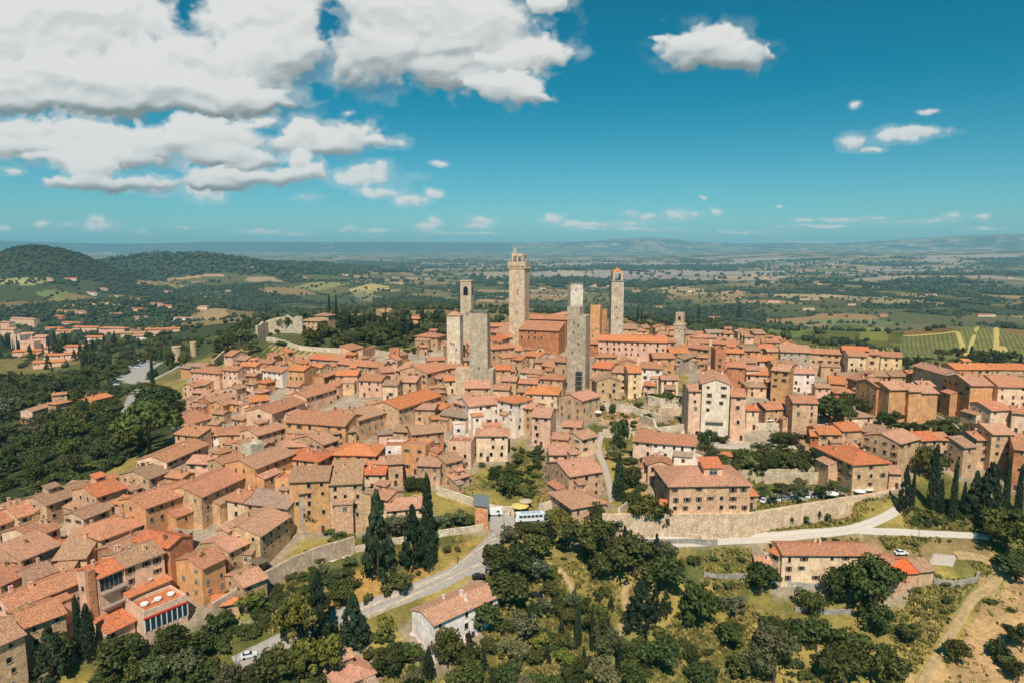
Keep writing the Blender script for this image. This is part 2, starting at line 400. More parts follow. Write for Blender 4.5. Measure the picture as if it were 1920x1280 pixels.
        def face(pts, ax):
            Rm.poly(pts, 0, [((p[0], p[1]) if ax else (p[1], p[0])) for p in pts])
        if X >= Y:
            face([q[0], q[1], rb, ra], 1); face([q[2], q[3], ra, rb], 1); face([q[1], q[2], rb], 0); face([q[3], q[0], ra], 0)
        else:
            face([q[0], q[1], ra], 1); face([q[2], q[3], rb], 1); face([q[1], q[2], rb, ra], 0); face([q[3], q[0], ra, rb], 0)
        dn = [(p[0], p[1], p[2] - th) for p in q]
        for i in range(4): Rm.poly([dn[i], dn[(i + 1) % 4], q[(i + 1) % 4], q[i]])
        Rm.poly(dn[::-1]); Rm.tube((ra[0], ra[1], ra[2] + .02), (rb[0], rb[1], rb[2] + .02), .14, .14, 5)
        for cc, rr in ((q[0], ra), (q[1], rb if X >= Y else ra), (q[2], rb), (q[3], ra if X >= Y else rb)): Rm.tube(cc, rr, .11, .11, 4)
    else:
        Rm.poly([(-hw + .3, -hd + .3, h + .05), (hw - .3, -hd + .3, h + .05), (hw - .3, hd - .3, h + .05), (-hw + .3, hd - .3, h + .05)])
    ro = link('roof', Rm.mesh('roof', MT['tile']), R, color=rcol)
    # chimneys, dishes and aerials stand on the roof
    def ztop(x, y):
        if T == 'g': return h + rise * (1 - abs(y) / hd)
        if T == 'p': return h + rise * (1 - abs(x) / hw)
        if T == 's': return h + rise * (y + hd) / d
        if T == 'h': return h + min(hw - abs(x), hd - abs(y)) * pit
        return h
    nc = chim if chim is not None else (0 if dist > 700 else random.choice((0, 1, 1, 2, 2, 3)) if w > 7 else random.choice((0, 1)))
    for k in range(nc):
        x, y = random.uniform(-.8, .8) * hw, random.uniform(-.55, .7) * hd
        link('chimney', CHIM[k % 2], ro, (x, y, ztop(x, y) + .2), random.choice((0, PI / 2)), (.9, .9, random.uniform(.7, 1.1)), wcol)
    if dist < 420 and random.random() < .3:
        x, y = random.uniform(-.7, .7) * hw, random.uniform(-.6, .6) * hd
        link('satellite_dish', DISH, ro, (x, y, ztop(x, y) + .2), random.uniform(-1, 1))
    if dist < 420 and random.random() < .25:
        x, y = random.uniform(-.7, .7) * hw, random.uniform(-.6, .6) * hd
        link('roof_aerial', ANT, ro, (x, y, ztop(x, y) + .1), random.uniform(0, 3))
    # wings and lean-tos built against the house
    if wings and dist < 560 and w > 8:
        for a0, off, L in ((0, -hd, w), (-PI / 2, -hw, d), (PI / 2, -hw, d)):
            ang = yaw + a0; n_ = (math.sin(ang), -math.cos(ang)); 
            if -(n_[0] * cx + n_[1] * cy) / math.hypot(cx, cy) < 0 or random.random() > (.42 if a0 == 0 else .38): continue
            ww, wd, wh = random.uniform(.3, .62) * L, random.uniform(2.2, 4.4), h * random.uniform(.4, .78); u = random.uniform(-.5, .5) * (L - ww); rs_ = wd * .28
            q = MB(); x0, x1 = u - ww / 2, u + ww / 2
            q.poly([(x0, -wd, low), (x1, -wd, low), (x1, -wd, wh), (x0, -wd, wh)]); q.poly([(x1, -wd, low), (x1, 0, low), (x1, 0, wh + rs_), (x1, -wd, wh)]); q.poly([(x0, 0, low), (x0, -wd, low), (x0, -wd, wh), (x0, 0, wh + rs_)])
            O = (-math.sin(a0) * off, math.cos(a0) * off, 0)
            if wh + rs_ > h - .3: continue
            wg = link('wing', q.mesh('wing', wm), R, O, a0, color=jit(wcol, .1))
            q = MB(); e0, e1 = wh + .02, wh + rs_ + .12; A = [(x0 - .25, -wd - .4, e0), (x1 + .25, -wd - .4, e0), (x1 + .25, -.02, e1), (x0 - .25, -.02, e1)]
            q.poly(A, 0, [(0, 0), (ww, 0), (ww, wd), (0, wd)]); Bq = [(p[0], p[1], p[2] - .2) for p in A]; q.poly(Bq[::-1])
            for i in range(4): q.poly([Bq[i], Bq[(i + 1) % 4], A[(i + 1) % 4], A[i]])
            link('roof', q.mesh('roof', MT['tile']), wg, color=jit(RC[random.choice('ttpbpbg')], .12))
            if ww > 2.6: link('window', WIN[random.choice(('plain', 'shut', 'glass'))], wg, (u + random.uniform(-.2, .2) * ww, -wd - .01, wh - 2.2), 0, (random.uniform(.8, 1.2), 1, .8))
        if w > 9 and T in 'gh' and random.random() < .24:      # raised loft on the roof
            x, y = random.uniform(-.5, .5) * hw, random.uniform(-.1, .4) * hd; s_ = random.uniform(1.4, 2.4); zz = h + rise * .3; q = MB()
            q.box(x - s_, x + s_, y - 1.4, y + 1.6, h - .5, h + rise + 1.5, 0, False); lf = link('loft', q.mesh('loft', wm), R, color=jit(wcol, .1)); q = MB()
            e = h + rise + 1.5; A = [(x - s_ - .4, y - 1.9, e), (x + s_ + .4, y - 1.9, e), (x + s_ + .4, y + 1.8, e + .9), (x - s_ - .4, y + 1.8, e + .9)]; Bq = [(p[0], p[1], p[2] - .2) for p in A]
            q.poly(A, 0, [(0, 0), (4, 0), (4, 4), (0, 4)]); q.poly(Bq[::-1])
            for i in range(4): q.poly([Bq[i], Bq[(i + 1) % 4], A[(i + 1) % 4], A[i]])
            link('roof', q.mesh('roof', MT['tile']), lf, color=jit(rcol, .15)); link('window', WIN['glass'], lf, (x, y - 1.41, e - 1.3), 0, (1.2, 1, .6))
    # windows on the walls that can be seen from the south
    cap = (win if win is not None else (16 if dist < 330 else 8 if dist < 560 else 5))
    style = random.choice(('plain', 'shut', 'brown', 'plain', 'green', 'glass')) if not stone else random.choice(('plain', 'shut', 'plain', 'brown', 'glass'))
    fac = [('f', 0, w, -hd), ('l', -PI / 2, d, -hw), ('r', PI / 2, d, -hw)]
    vis = []
    for nm, a0, L, off in fac:
        ang = yaw + a0; n = (math.sin(ang), -math.cos(ang))
        px, py = cx + n[0] * (-off), cy + n[1] * (-off)
        vv = -(n[0] * px + n[1] * py) / math.hypot(px, py)
        if vv > .12: vis.append((vv, a0, L, off))
    vis.sort(key=lambda q: -q[0] * q[2])
    left = cap
    for vv, a0, L, off in vis:
        fl = max(1, int((h - .6) / 3.1)); n = max(1, int(L / random.uniform(3.1, 4.2)))
        if dark: n = max(2, n)
        fl = min(fl, 4)
        for kf in range(fl):
            top = h - 1.05 - kf * 3.1
            if arches and kf == fl - 1: continue
            for ki in range(n):
                if left <= 0: break
                if random.random() < .22: continue
                u = (ki + .5) / n * L - L / 2 + random.uniform(-.45, .45)
                sc = random.uniform(.75, 1.2); hz = random.uniform(.7, 1.12) * (.7 if kf == 0 and random.random() < .5 else 1)
                m = style if random.random() < .8 else 'plain'
                if dist > 560: sc *= 1.15
                bo = 0
                loc = (math.cos(a0) * u - math.sin(a0) * (off), math.sin(a0) * u + math.cos(a0) * off, top - 1.5 * hz + random.uniform(-.15, .15))
                link('window', WIN[m], R, loc, a0, (sc, 1, hz)); left -= 1
    if dist < 520 and vis:
        vv, a0, L, off = vis[0]
        u = random.uniform(-.35, .35) * L
        if arches:
            n = max(2, int(L / 3.4))
            for k in range(n):
                u = (k + .5) / n * L - L / 2; link('arched_window', WIN['arch'], R, (math.cos(a0) * u - math.sin(a0) * off, math.sin(a0) * u + math.cos(a0) * off, .3), a0, (1.4, 1, 1.35))
        else:
            link('door', DOOR, R, (math.cos(a0) * u - math.sin(a0) * off, math.sin(a0) * u + math.cos(a0) * off, .05), a0)
    R['_h'] = h + rise
    return R
# ------------------------------------------------------------------ buildings: eave line (two photo points), depth m, eave height m, roof type, roof, wall
HL = '''940 712 968 713 8 8 g p s|972 716 1008 718 8 7 g t s|1012 708 1055 710 10 10 h t s|925 728 955 729 8 6 g t k|51 795 98 781 12 5 g o w|60 770 105 757 9 6 g p c|104 757 133 751 8 8 h t s|98 740 125 737 6 10 g t s|172 750 210 741 11 6 g o o|110 778 148 775 9 4 g o c
357 695 411 699 14 11 h t k|416 692 445 694 10 11 g t k|362 750 392 752 10 6 s p b|394 752 440 742 10 6 g p b|349 810 409 815 12 6 h t w|410 813 460 812 12 7 h t s
312 865 390 831 13 8 g t c|279 896 315 882 14 7 g b s|350 866 395 868 10 6 g p k|377 930 467 889 16 10 g t s|272 951 372 916 14 11 g t o|86 945 176 914 13 8 g b s
180 930 236 912 14 8 g r s|32 969 82 954 13 7 g t s|-10 985 38 969 13 7 g t s|125 967 156 971 7 6 g b s|156 971 205 952 9 7 g b c|60 1007 112 986 13 8 g t c
190 1009 280 976 14 7 h t s|100 1047 162 1043 14 6 s b s|0 1096 52 1071 15 8 g t s|55 1087 105 1068 10 7 g b s|19 1140 162 1084 10 9 g t k|42 1175 122 1146 11 12 g t s
-15 1212 45 1186 14 14 g p s|378 1064 422 1043 11 11 g t o|427 1033 487 1005 12 9 g p s|487 1003 543 965 15 10 g p s|455 1098 500 1080 10 8 g p s|400 1134 448 1126 6 4 h o s
457 940 540 951 14 9 g g s|425 934 457 939 10 8 g t c|560 923 584 920 16 14 g b g|478 877 552 848 14 12 g p o|542 901 616 898 15 18 g b o|617 906 678 903 14 17 s b s
515 900 542 901 8 14 f t o|597 863 626 848 14 9 h r s|625 850 703 852 14 9 h o o|680 887 722 887 8 6 s r c|688 927 728 935 9 7 g p k|725 955 800 948 6 5 s p c
702 867 730 868 8 7 g p s|728 868 755 866 10 9 g b s|782 870 825 872 10 8 g p s|835 867 868 859 10 9 g b s|848 898 880 889 6 4 s p s|720 839 768 839 9 7 f t w|752 835 798 839 9 11 f t o
784 849 805 844 6 8 g p b|447 684 480 686 9 9 g o c|470 678 510 680 9 8 g t k|446 697 490 697 7 6 f t c|492 693 529 697 12 10 g t w|540 692 570 694 12 11 g o o|537 722 560 724 8 5 g t k
590 705 607 706 14 10 p t o|580 671 618 674 11 7 g r g|618 673 637 675 11 7 g t s|631 680 685 686 13 7 g t s|687 686 715 688 12 8 g t s|715 697 740 695 12 9 g t k|630 702 670 702 10 10 g o s
672 711 715 713 12 9 g t k|717 720 745 721 10 8 g b c|755 714 780 715 12 8 g p s|742 693 800 699 20 8 g p s|800 699 842 689 18 9 g t s|574 744 631 727 12 8 g t k|510 774 572 752 14 9 g t k
470 752 505 748 10 6 g o k|535 789 647 797 18 11 g t o|671 787 745 765 16 9 g b s|747 766 827 740 16 9 g o s|520 835 600 835 14 6 h p s|605 832 634 822 16 8 g p s|482 815 535 800 11 7 g p k
540 806 590 808 11 7 g p s|620 812 668 806 12 8 g b s|779 630 820 632 12 9 h t s|975 597 1062 599 14 18 g t b|921 654 965 650 10 14 g t s|925 640 955 632 9 12 g r s
920 622 952 626 14 9 s p k|930 692 957 692 9 7 g r s|960 672 978 674 8 8 g o s|1015 683 1040 688 12 9 g t s|985 665 1012 668 10 8 g o c|1040 676 1062 678 10 14 g t s|975 696 1015 700 5 5 s p w
987 736 1045 738 14 7 h o c|1090 750 1125 741 13 10 g p s|932 747 966 754 11 15 h o w|878 760 940 754 14 11 g p w|850 752 877 760 12 10 g p k|980 762 998 765 10 12 g p s|997 779 1032 781 14 13 g p k
893 815 952 815 11 11 h p c|840 830 883 832 9 10 f t k|772 813 832 807 12 10 g b b|737 806 768 808 10 8 g b s|778 765 815 766 9 7 g p s|825 775 875 782 9 7 g g s|850 800 872 799 6 8 f t w
1055 797 1090 799 8 6 g p s|1090 822 1120 815 10 8 g p c|1030 850 1070 850 12 7 g p k|1035 820 1065 822 8 8 g p s|1067 891 1130 881 17 10 g p s|1133 696 1178 697 13 10 g p c|1178 697 1203 697 12 13 g o y
1110 687 1145 690 12 12 g r s|1225 670 1265 670 11 12 g t o|1257 661 1293 661 11 9 g o s|1200 688 1242 690 12 12 g t w|1207 720 1228 722 4 6 s o c|1240 710 1272 710 7 8 g p c|1280 673 1306 665 8 8 g b g
1363 686 1397 688 12 12 g t b|1395 678 1418 679 10 11 g p s|1400 692 1424 692 9 9 g p w|1423 652 1452 653 10 7 g r s|1447 692 1480 695 12 16 g p o|1482 698 1528 699 12 10 g p w|1400 700 1440 702 9 7 s o c
1464 658 1520 660 10 13 s p g|1436 766 1477 764 11 8 g t s|1487 753 1534 754 11 16 g t s|1400 767 1423 767 8 9 g r c|1187 824 1222 828 17 9 g t c|1222 828 1305 834 14 9 g t w|1215 870 1260 871 9 7 p t k
1520 815 1535 816 8 9 g o v2|1535 812 1577 812 11 10 g o s|1579 806 1616 804 11 11 g o s|1290 650 1330 655 9 8 g t s|1360 660 1395 661 9 8 g o s|1335 643 1385 646 9 7 g t s|1428 640 1460 641 9 7 g t s
1290 641 1330 642 9 7 g t s|1519 661 1591 664 11 13 g t s|1533 668 1577 670 9 5 s p c|1591 666 1625 667 12 15 g t c|1625 663 1650 664 12 14 g t y|1652 667 1692 669 12 10 g t y|1580 655 1630 657 9 16 g r s
1790 691 1860 691 13 9 g o s|1862 691 1930 692 13 9 g o s|1820 721 1872 721 20 17 g p o|1872 723 1930 724 20 17 g t c|1858 768 1898 766 14 9 g t c|1898 772 1930 775 12 9 g t c|1860 812 1903 812 14 16 g p s
1645 724 1668 723 14 15 g p o|1668 729 1705 728 14 16 g p o|1705 732 1728 732 13 16 g p o|1728 735 1759 735 13 15 g p o|1590 707 1643 722 12 11 g t s|1572 707 1617 709 12 7 g b s|1612 703 1665 704 12 6 g b s
1670 704 1705 704 12 6 g b s|1705 701 1726 701 9 7 g o s|1725 722 1753 722 9 11 g p s|1555 717 1586 719 15 8 g o s|1585 781 1637 779 12 5 h b c|1686 830 1725 820 14 13 g p s|1726 824 1762 822 11 12 g r s
1762 823 1783 823 10 11 g t s|1807 837 1831 835 14 12 g b s|1831 823 1863 822 11 12 g t s|1615 806 1655 812 12 9 g b s|1600 869 1667 865 22 12 h r s|1668 885 1690 886 9 6 g p s|1885 822 1930 832 12 10 g p b
1902 840 1930 843 14 16 g t b|1241 947 1258 944 5 5 g r s|1405 927 1420 926 5 5 s o s|1073 951 1136 940 16 9 h p s|1417 1055 1447 1057 6 4 g p c|1627 1035 1651 1033 7 6 g p c|635 1284 700 1258 10 4 h p s
565 601 600 602 9 9 h b s|590 591 615 592 9 11 h b s|715 586 742 584 8 8 s b s|768 597 790 598 8 7 g o s|730 655 748 655 3 12 f t b|680 660 706 650 3 6 f t s
17 597 65 599 14 20 g p k|0 604 17 605 14 20 g p k|0 617 25 618 14 20 g p k|19 628 37 629 14 20 f p c|37 627 60 627 14 18 g p k|62 632 85 632 14 19 g p k|37 640 63 641 10 16 f p k|23 659 77 657 10 6 g o k
42 663 70 664 9 5 g o k|83 652 121 652 9 6 g o k|121 649 155 649 9 7 g o k|81 666 120 665 9 6 g o k|122 664 167 662 9 6 g o k|61 680 121 677 10 6 g o k|84 615 120 615 10 9 g r k|104 620 136 620 10 9 g o k
115 604 150 605 10 8 g r k|136 613 183 614 10 9 g o k|160 632 194 632 10 8 g r w|185 615 233 616 11 9 h t k|226 624 271 624 9 6 g p k|271 618 337 616 9 6 g o k|240 630 290 630 8 5 g p w|102 592 117 593 9 8 g r b
106 582 130 583 9 7 g o k|132 582 156 584 9 7 g p k|237 579 273 579 9 7 g o k|280 569 302 570 10 8 g p k|300 573 322 573 9 7 g r k|250 595 277 594 9 6 g p c|325 596 362 596 9 7 g p w|205 588 228 588 9 6 g t c'''
WC['v'] = (.60, .16, .06); WN['v'] = 'red plastered'
def rows(s):
    for r in s.replace('\n', '|').split('|'): yield r.split()
for i, q in enumerate(rows(HL)):
    wc = q[8][0]
    far = i >= 0 and float(q[0]) < 365 and float(q[1]) < 690
    nm_ = 'apartment_block' if far and float(q[5]) > 15 else 'suburban_house' if far else 'house'
    house(*map(float, q[:6]), q[6], q[7], wc, name=nm_, cat=nm_.replace('_', ' '),
          group='houses of the valley suburb' if far else 'houses of the hill town', wings=not far)
# the named houses
farm = house(1467, 1037, 1627, 1038, 9, 10.5, 'g', 't', 'c', win=14, name='farmhouse', label='long cream farmhouse with mottled tile roof on the grass below the white gravel road', chim=2, group=None)
hosp = house(1256, 909, 1407, 907, 20, 14, 'h', 'p', 's', win=24, name='town_house', label='large square tan palace with hipped roof standing on the front town wall', chim=3, group=None)
pink = house(811, 1169, 934, 1114, 10, 10, 'g', 'p', 'w', win=12, name='town_house', label='pink and white house with long tiled gable roof below the road bend', chim=3, group=None)
for m in [c for c in pink.children if c.name.startswith('wall')]: m.color = (.95, .80, .72, 1)
pal = house(1317, 718, 1369, 720, 24, 24, 'p', 'p', 'c', win=16, name='palazzo', cat='palace', label='tall cream palace with pediment gable above the upper retaining wall', group=None)
for m in [c for c in pal.children if c.name.startswith('wall')]: m.color = (.82, .65, .49, 1)
house(1371, 741, 1399, 742, 12, 19, 'g', 't', 'k', win=9, name='palazzo', cat='palace', label='pink side wing with balcony right of the tall cream palace', group=None)
house(1292, 731, 1316, 731, 11, 20, 'g', 'p', 'k', win=8, name='palazzo', cat='palace', label='pink loggia wing attached left of the tall cream palace', group=None, arches=True)
lng = house(1122, 637, 1250, 641, 14, 14, 'g', 'o', 'k', win=26, name='palazzo', cat='palace', label='very long pink palace with straight orange roof right of the twin towers', group=None)
nave = house(973, 617, 1048, 620, 16, 15, 's', 't', 'b', win=8, name='church', cat='church', label='big bare orange brick church side below the tallest tower', group=None)
hall = house(1771, 701, 1807, 701, 26, 14, 'p', 'p', 'g', win=2, name='hall', cat='hall', label='wide grey gabled hall at the right edge behind a conifer', group=None)
brickc = house(1342, 657, 1362, 657, 8, 19, 'f', 't', 'b', win=4, name='tower_house', cat='tower house', label='tall narrow brick tower house with paired arches above the cream palace', group=None)
h1 = house(182, 1082, 232, 1061, 9, 15, 'g', 'r', 'k', win=8, name='hotel', cat='hotel', label='hotel wing with glazed loggia and balconies beside the brick chimney shaft', group=None)
h2 = house(233, 1061, 307, 1033, 12, 14, 'g', 'b', 'k', win=10, name='hotel', cat='hotel', label='long pink hotel range with weathered brown roof left of the red gabled house', group=None)
h3 = house(318, 1024, 359, 1004, 14, 13, 'p', 'r', 'b', win=6, name='town_house', label='red house with bright orange gable roof and small balcony above the terrace', group=None)
sh = house(240, 1117, 320, 1083, 4, 7, 's', 'o', 'k', win=0, name='veranda', cat='veranda', label='long bright orange lean-to roof in front of the hotel', group=None, chim=0)
h4 = house(200, 1185, 252, 1160, 8, 5, 's', 'r', 'c', win=3, name='veranda', cat='veranda', label='low orange lean-to roof below the hotel balconies beside cypresses', group=None, chim=0)
rest = house(270, 1152, 350, 1120, 9, 8, 'f', 'r', 'c', win=0, name='restaurant', cat='restaurant', label='glass fronted restaurant with a flat red roof terrace and white tables', group=None, chim=0)
# glazing of the restaurant and balconies on the hotel
def part_box(R, name, x0, x1, y0, y1, z0, z1, m, color=None):
    b = MB(); b.box(x0, x1, y0, y1, z0, z1); return link(name, b.mesh(name, m), R, color=color)
def span(R):   # half width and depth from the wall mesh
    w = [c for c in R.children if c.name.startswith('wall')][0].data
    xs = [v.co.x for v in w.vertices]; ys = [v.co.y for v in w.vertices]; return max(xs), max(ys)
hw, hd = span(rest)
for k in range(8):
    u = -hw + (k + .5) / 8 * 2 * hw
    g = part_box(rest, 'glass_panel', u - hw / 8 + .15, u + hw / 8 - .15, -hd - .08, -hd - .02, 3.2, 6.4, MT['glass'])
for k in range(9): part_box(rest, 'glazing_post', -hw + k / 8 * 2 * hw - .12, -hw + k / 8 * 2 * hw + .12, -hd - .2, -hd, 3.0, 6.6, MT['white'])
part_box(rest, 'fascia', -hw - .2, hw + .2, -hd - .3, -hd, 6.6, 7.1, MT['red'])
def balcony(R, u, z, w, dpt=1.3):
    w_, d_ = span(R); o = part_box(R, 'balcony', u - w / 2, u + w / 2, -d_ - dpt, -d_, z, z + .2, MT['surround'])
    b = MB()
    b.box(u - w / 2, u + w / 2, -d_ - dpt, -d_ - dpt + .05, z + 1.0, z + 1.08)
    n = int(w / .35)
    for k in range(n + 1): x = u - w / 2 + k * w / n; b.box(x - .025, x + .025, -d_ - dpt, -d_ - dpt + .05, z + .2, z + 1.0)
    link('railing', b.mesh('railing', MT['metal']), o)
w_, d_ = span(h1)
for k in range(3): balcony(h1, 0, 2.2 + 4 * k, 2 * w_ - .6, 1.6)
for k in range(5): part_box(h1, 'glass_panel', -w_ + .5 + k * (2 * w_ - 1) / 5 + .1, -w_ + .5 + (k + 1) * (2 * w_ - 1) / 5 - .1, -d_ - .07, -d_ - .01, 10.8, 14, MT['glass'])
balcony(h3, 0, 8.3, 4.5); balcony(pal, 0, 8, 7); balcony(pal, -1, 4, 5)
sh2 = part_box(h1, 'chimney', -w_ - 2.2, -w_ - .4, -d_, -d_ + 1.6, -6, 17.5, MT['stone'], (.60, .27, .14))
# dormer of the big square palace
w_, d_ = span(hosp); b = MB()
x0, x1, y0, y1, e = -.6, 5.6, -5.2, 1.5, 18.2
b.box(x0, x1, y0, y1, 14.5, e, 0); dm = link('dormer', b.mesh('dormer', MT['stone']), hosp, color=WC['k'])
b = MB(); b.poly([(x0 - .5, y0 - .6, e + .1), (x1 + .5, y0 - .6, e + .1), (x1 + .5, y1, e + 1.8), (x0 - .5, y1, e + 1.8)], 0, [(0, 0), (6, 0), (6, 7), (0, 7)])
b.poly([(x0 - .5, y0 - .6, e), (x0 - .5, y1, e + 1.6), (x1 + .5, y1, e + 1.6), (x1 + .5, y0 - .6, e)]); b.poly([(x0 - .5, y0 - .6, e), (x1 + .5, y0 - .6, e), (x1 + .5, y0 - .6, e + .1), (x0 - .5, y0 - .6, e + .1)])
link('roof', b.mesh('roof', MT['tile']), dm, color=RC['r']); link('window', WIN['glass'], dm, (2.5, y0 - .01, 15.9), 0, (2.3, 1, 1.0))
# farm wings and the vivid red roof
house(1665, 1091, 1700, 1090, 16, 4.5, 'p', 'r', 's', win=1, name='barn', cat='barn', label='low barn wing with orange brown roof right of the big farmhouse trees', group=None, chim=0)
red = house(1686, 1072, 1722, 1070, 10, 5.2, 'g', 'v', 's', win=0, name='barn', cat='barn', label='open barn under a vivid red new tile roof beside the farmhouse', group=None, chim=0)
house(1723, 1069, 1752, 1066, 10, 5, 'g', 'b', 's', win=1, name='barn', cat='barn', label='brown roofed shed between the vivid red roof and the round paved yard', group=None, chim=0)
house(1625, 1046, 1662, 1060, 9, 5, 'g', 't', 's', win=1, name='barn', cat='barn', label='low tiled shed joining the long farmhouse to the barns', group=None, chim=0)
house(1344, 853, 1372, 853, 4, 3.4, 'g', 'r', 'w', win=0, name='shed', cat='shed', label='small white garden shed with red roof among the upper garden trees', group=None, chim=0)
house(1443, 1031, 1461, 1039, 4, 8, 's', 'o', 'c', win=1, name='stair_tower', cat='annex', label='narrow stair annex at the left end of the long farmhouse', group=None, chim=0)

# ------------------------------------------------------------------ stone towers
def tower(x1, x2, ytop, base, yaw, col, label, name='stone_tower', D=None, extra=None, holes=8, cat='tower', rough='stone'):
    xc = (x1 + x2) / 2
    if D is None: g = hit(xc, base)
    else:
        d = ray(xc, 600); k = D / math.hypot(d[0], d[1]); g = (d[0] * k, d[1] * k, z1(d[0] * k, d[1] * k))
    dist = g[1]
    zt = H - (math.tan(math.atan((ytop - 640) / FPX) + PIT)) * g[1]
    wa = (x2 - x1) / FPX * dist / cP
    yw = math.radians(yaw); w = wa / (abs(math.cos(yw)) + abs(math.sin(yw)) * .9)
    view = math.atan2(g[0], g[1])
    rz = -view + yw
    cx, cy = g[0] * (1 + w / 2 / dist), g[1] * (1 + w / 2 / dist)
    R = root(name, cat, (cx, cy, g[2]), rz, 'stone tower', 'medieval towers of the town', label)
    FOOT.append((cx, cy, math.cos(rz), math.sin(rz), w / 2, w / 2))
    h = zt - g[2]; hw = w / 2; b = MB()
    m = MT['stone']
    n = 10
    for k in range(n):       # courses of masonry, each a hair uneven
        z0, z1_ = -8 + (h + 8) * k / n, -8 + (h + 8) * (k + 1) / n
        e0, e1 = hw * (1 + .02 * (1 - k / n)), hw * (1 + .02 * (1 - (k + 1) / n))
        q = [(-1, -1), (1, -1), (1, 1), (-1, 1)]
        for i in range(4):
            a, c = q[i], q[(i + 1) % 4]
            b.poly([(a[0] * e0, a[1] * e0, z0), (c[0] * e0, c[1] * e0, z0), (c[0] * e1, c[1] * e1, z1_), (a[0] * e1, a[1] * e1, z1_)])
    b.poly([(-hw, -hw, h), (hw, -hw, h), (hw, hw, h), (-hw, hw, h)])
    link('wall', b.mesh('wall', m), R, color=col)
    for k in range(holes):
        a0 = random.choice((0, 0, PI / 2 if yaw < 0 else -PI / 2)); u = random.uniform(-.5, .5) * hw; z = h * random.uniform(.3, .93)
        link('arrow_slit', WIN['plain'], R, (math.cos(a0) * u + math.sin(a0) * (hw * 1.02), math.sin(a0) * u - math.cos(a0) * (hw * 1.02), z), a0, (.55, 1, .75))
    return R, h, hw, col, m
def box_part(R, name, m, col, *bx):
    b = MB()
    for q in bx: b.box(*q)
    return link(name, b.mesh(name, m), R, color=col)
STC = (.64, .46, .315); GTC = (.57, .43, .30); OTC = (.70, .36, .16)
# tallest tower with machicolated gallery and ruined belfry
R, h, hw, col, m = tower(955, 992, 499, 652, -18, STC, 'tallest stone tower with corbelled gallery and small open belfry on top', holes=3)
a = hw * 1.14
cor = []
for k in range(9):
    u = -a + (k + .5) * 2 * a / 9
    for s in (-1, 1): cor.append((u - .28, u + .28, min(s * hw, s * a), max(s * hw, s * a), h - 1.6, h)); cor.append((min(s * hw, s * a), max(s * hw, s * a), u - .28, u + .28, h - 1.61, h - .01))
box_part(R, 'corbels', m, col, *cor)
box_part(R, 'gallery', m, col, (-a, a, -a, -a + .5, h, h + 2.6), (-a, a, a - .5, a, h, h + 2.6), (-a, -a + .5, -a + .5, a - .5, h, h + 2.6), (a - .5, a, -a + .5, a - .5, h, h + 2.6), (-a + .5, a - .5, -a + .5, a - .5, h + .02, h + .3))
bw = hw * .74; t = 1.0
pier = [(sx * bw - (t if sx > 0 else 0), sx * bw + (0 if sx > 0 else t), sy * bw - (t if sy > 0 else 0), sy * bw + (0 if sy > 0 else t), h + .3, h + 6.2) for sx in (-1, 1) for sy in (-1, 1)]
pier += [(-.5, .5, -bw, -bw + t, h + .3, h + 6.2), (-bw, bw, -bw, -bw + t, h + 6.2, h + 8), (-bw, bw, bw - t, bw, h + 6.2, h + 7.6), (-bw, -bw + t, -bw + t, bw - t, h + 6.2, h + 8), (bw - t, bw, -bw + t, bw - t, h + 6.2, h + 7.4)]
bf = box_part(R, 'belfry', m, col, *pier)
b = MB(); b.cyl(0, 0, h + 3.2, h + 5, .9, .5, 10); b.box(-bw + t, bw - t, -.15, .15, h + 5, h + 5.3); link('bell', b.mesh('bell', MT['metal']), bf)
b = MB(); b.box(-bw * .8, -bw * .1, -bw, -bw + t, h + 8, h + 9.6); b.box(-bw * .62, -bw * .28, -bw, -bw + t, h + 9.6, h + 11.2); b.tube((-bw * .45, -bw + .5, h + 11), (-bw * .45, -bw + .5, h + 14), .1, .05); link('bell_gable', b.mesh('bell_gable', m), bf, color=col)
# front left tower with lower flanks
R, h, hw, col, m = tower(881, 920, 588, 738, -10, (.49, .385, .28), 'broad grey tower with dark stained flat top, left of centre', holes=4)
box_part(R, 'parapet', m, (.2, .18, .15), (-hw, hw, -hw, -hw + .6, h, h + 1.1), (-hw, hw, hw - .6, hw, h, h + 1.1), (-hw, -hw + .6, -hw + .6, hw - .6, h, h + 1.1), (hw - .6, hw, -hw + .6, hw - .6, h, h + 1.1))
box_part(R, 'flank_wall', m, (.60, .43, .29), (-hw * 2.7, -hw - .02, -hw * .7, hw, -8, h * .30)); box_part(R, 'flank_buttress', m, (.50, .38, .27), (hw * 1.03, hw * 1.6, -hw * .8, hw, -8, h * .3))
# twin towers
R, h, hw, col, m = tower(1062, 1105, 592, 733, -14, (.47, .36, .26), 'rugged front twin tower with stepped broken top and scaffold at its foot', holes=5)
box_part(R, 'raised_top', m, col, (-hw, hw * .35, -hw, hw, h, h + 4.2))
b = MB()
for z in range(0, 6):
    for x in (0, 3): b.tube((hw * .1 + x * .9, -hw - 1.6, z * 2.4 - 4), (hw * .1 + x * .9, -hw - 1.6, z * 2.4 - 1.6), .09, .09, 4)
    b.box(hw * .1 - .3, hw * .1 + 3.2, -hw - 1.9, -hw - .4, z * 2.4 - 1.7, z * 2.4 - 1.6)
link('scaffold', b.mesh('scaffold', MT['metal']), R)
R, h, hw, col, m = tower(1064, 1092, 534, 0, 14, (.70, .60, .47), 'rear twin tower, plain square grey shaft rising behind the rugged one', D=440, holes=3)
box_part(R, 'parapet', m, (.25, .22, .18), (-hw, hw, -hw, hw, h, h + .9))
R, h, hw, col, m = tower(1107, 1128, 574, 0, -12, OTC, 'plain orange brick tower between the twin towers and the cupola tower', D=432, holes=2)
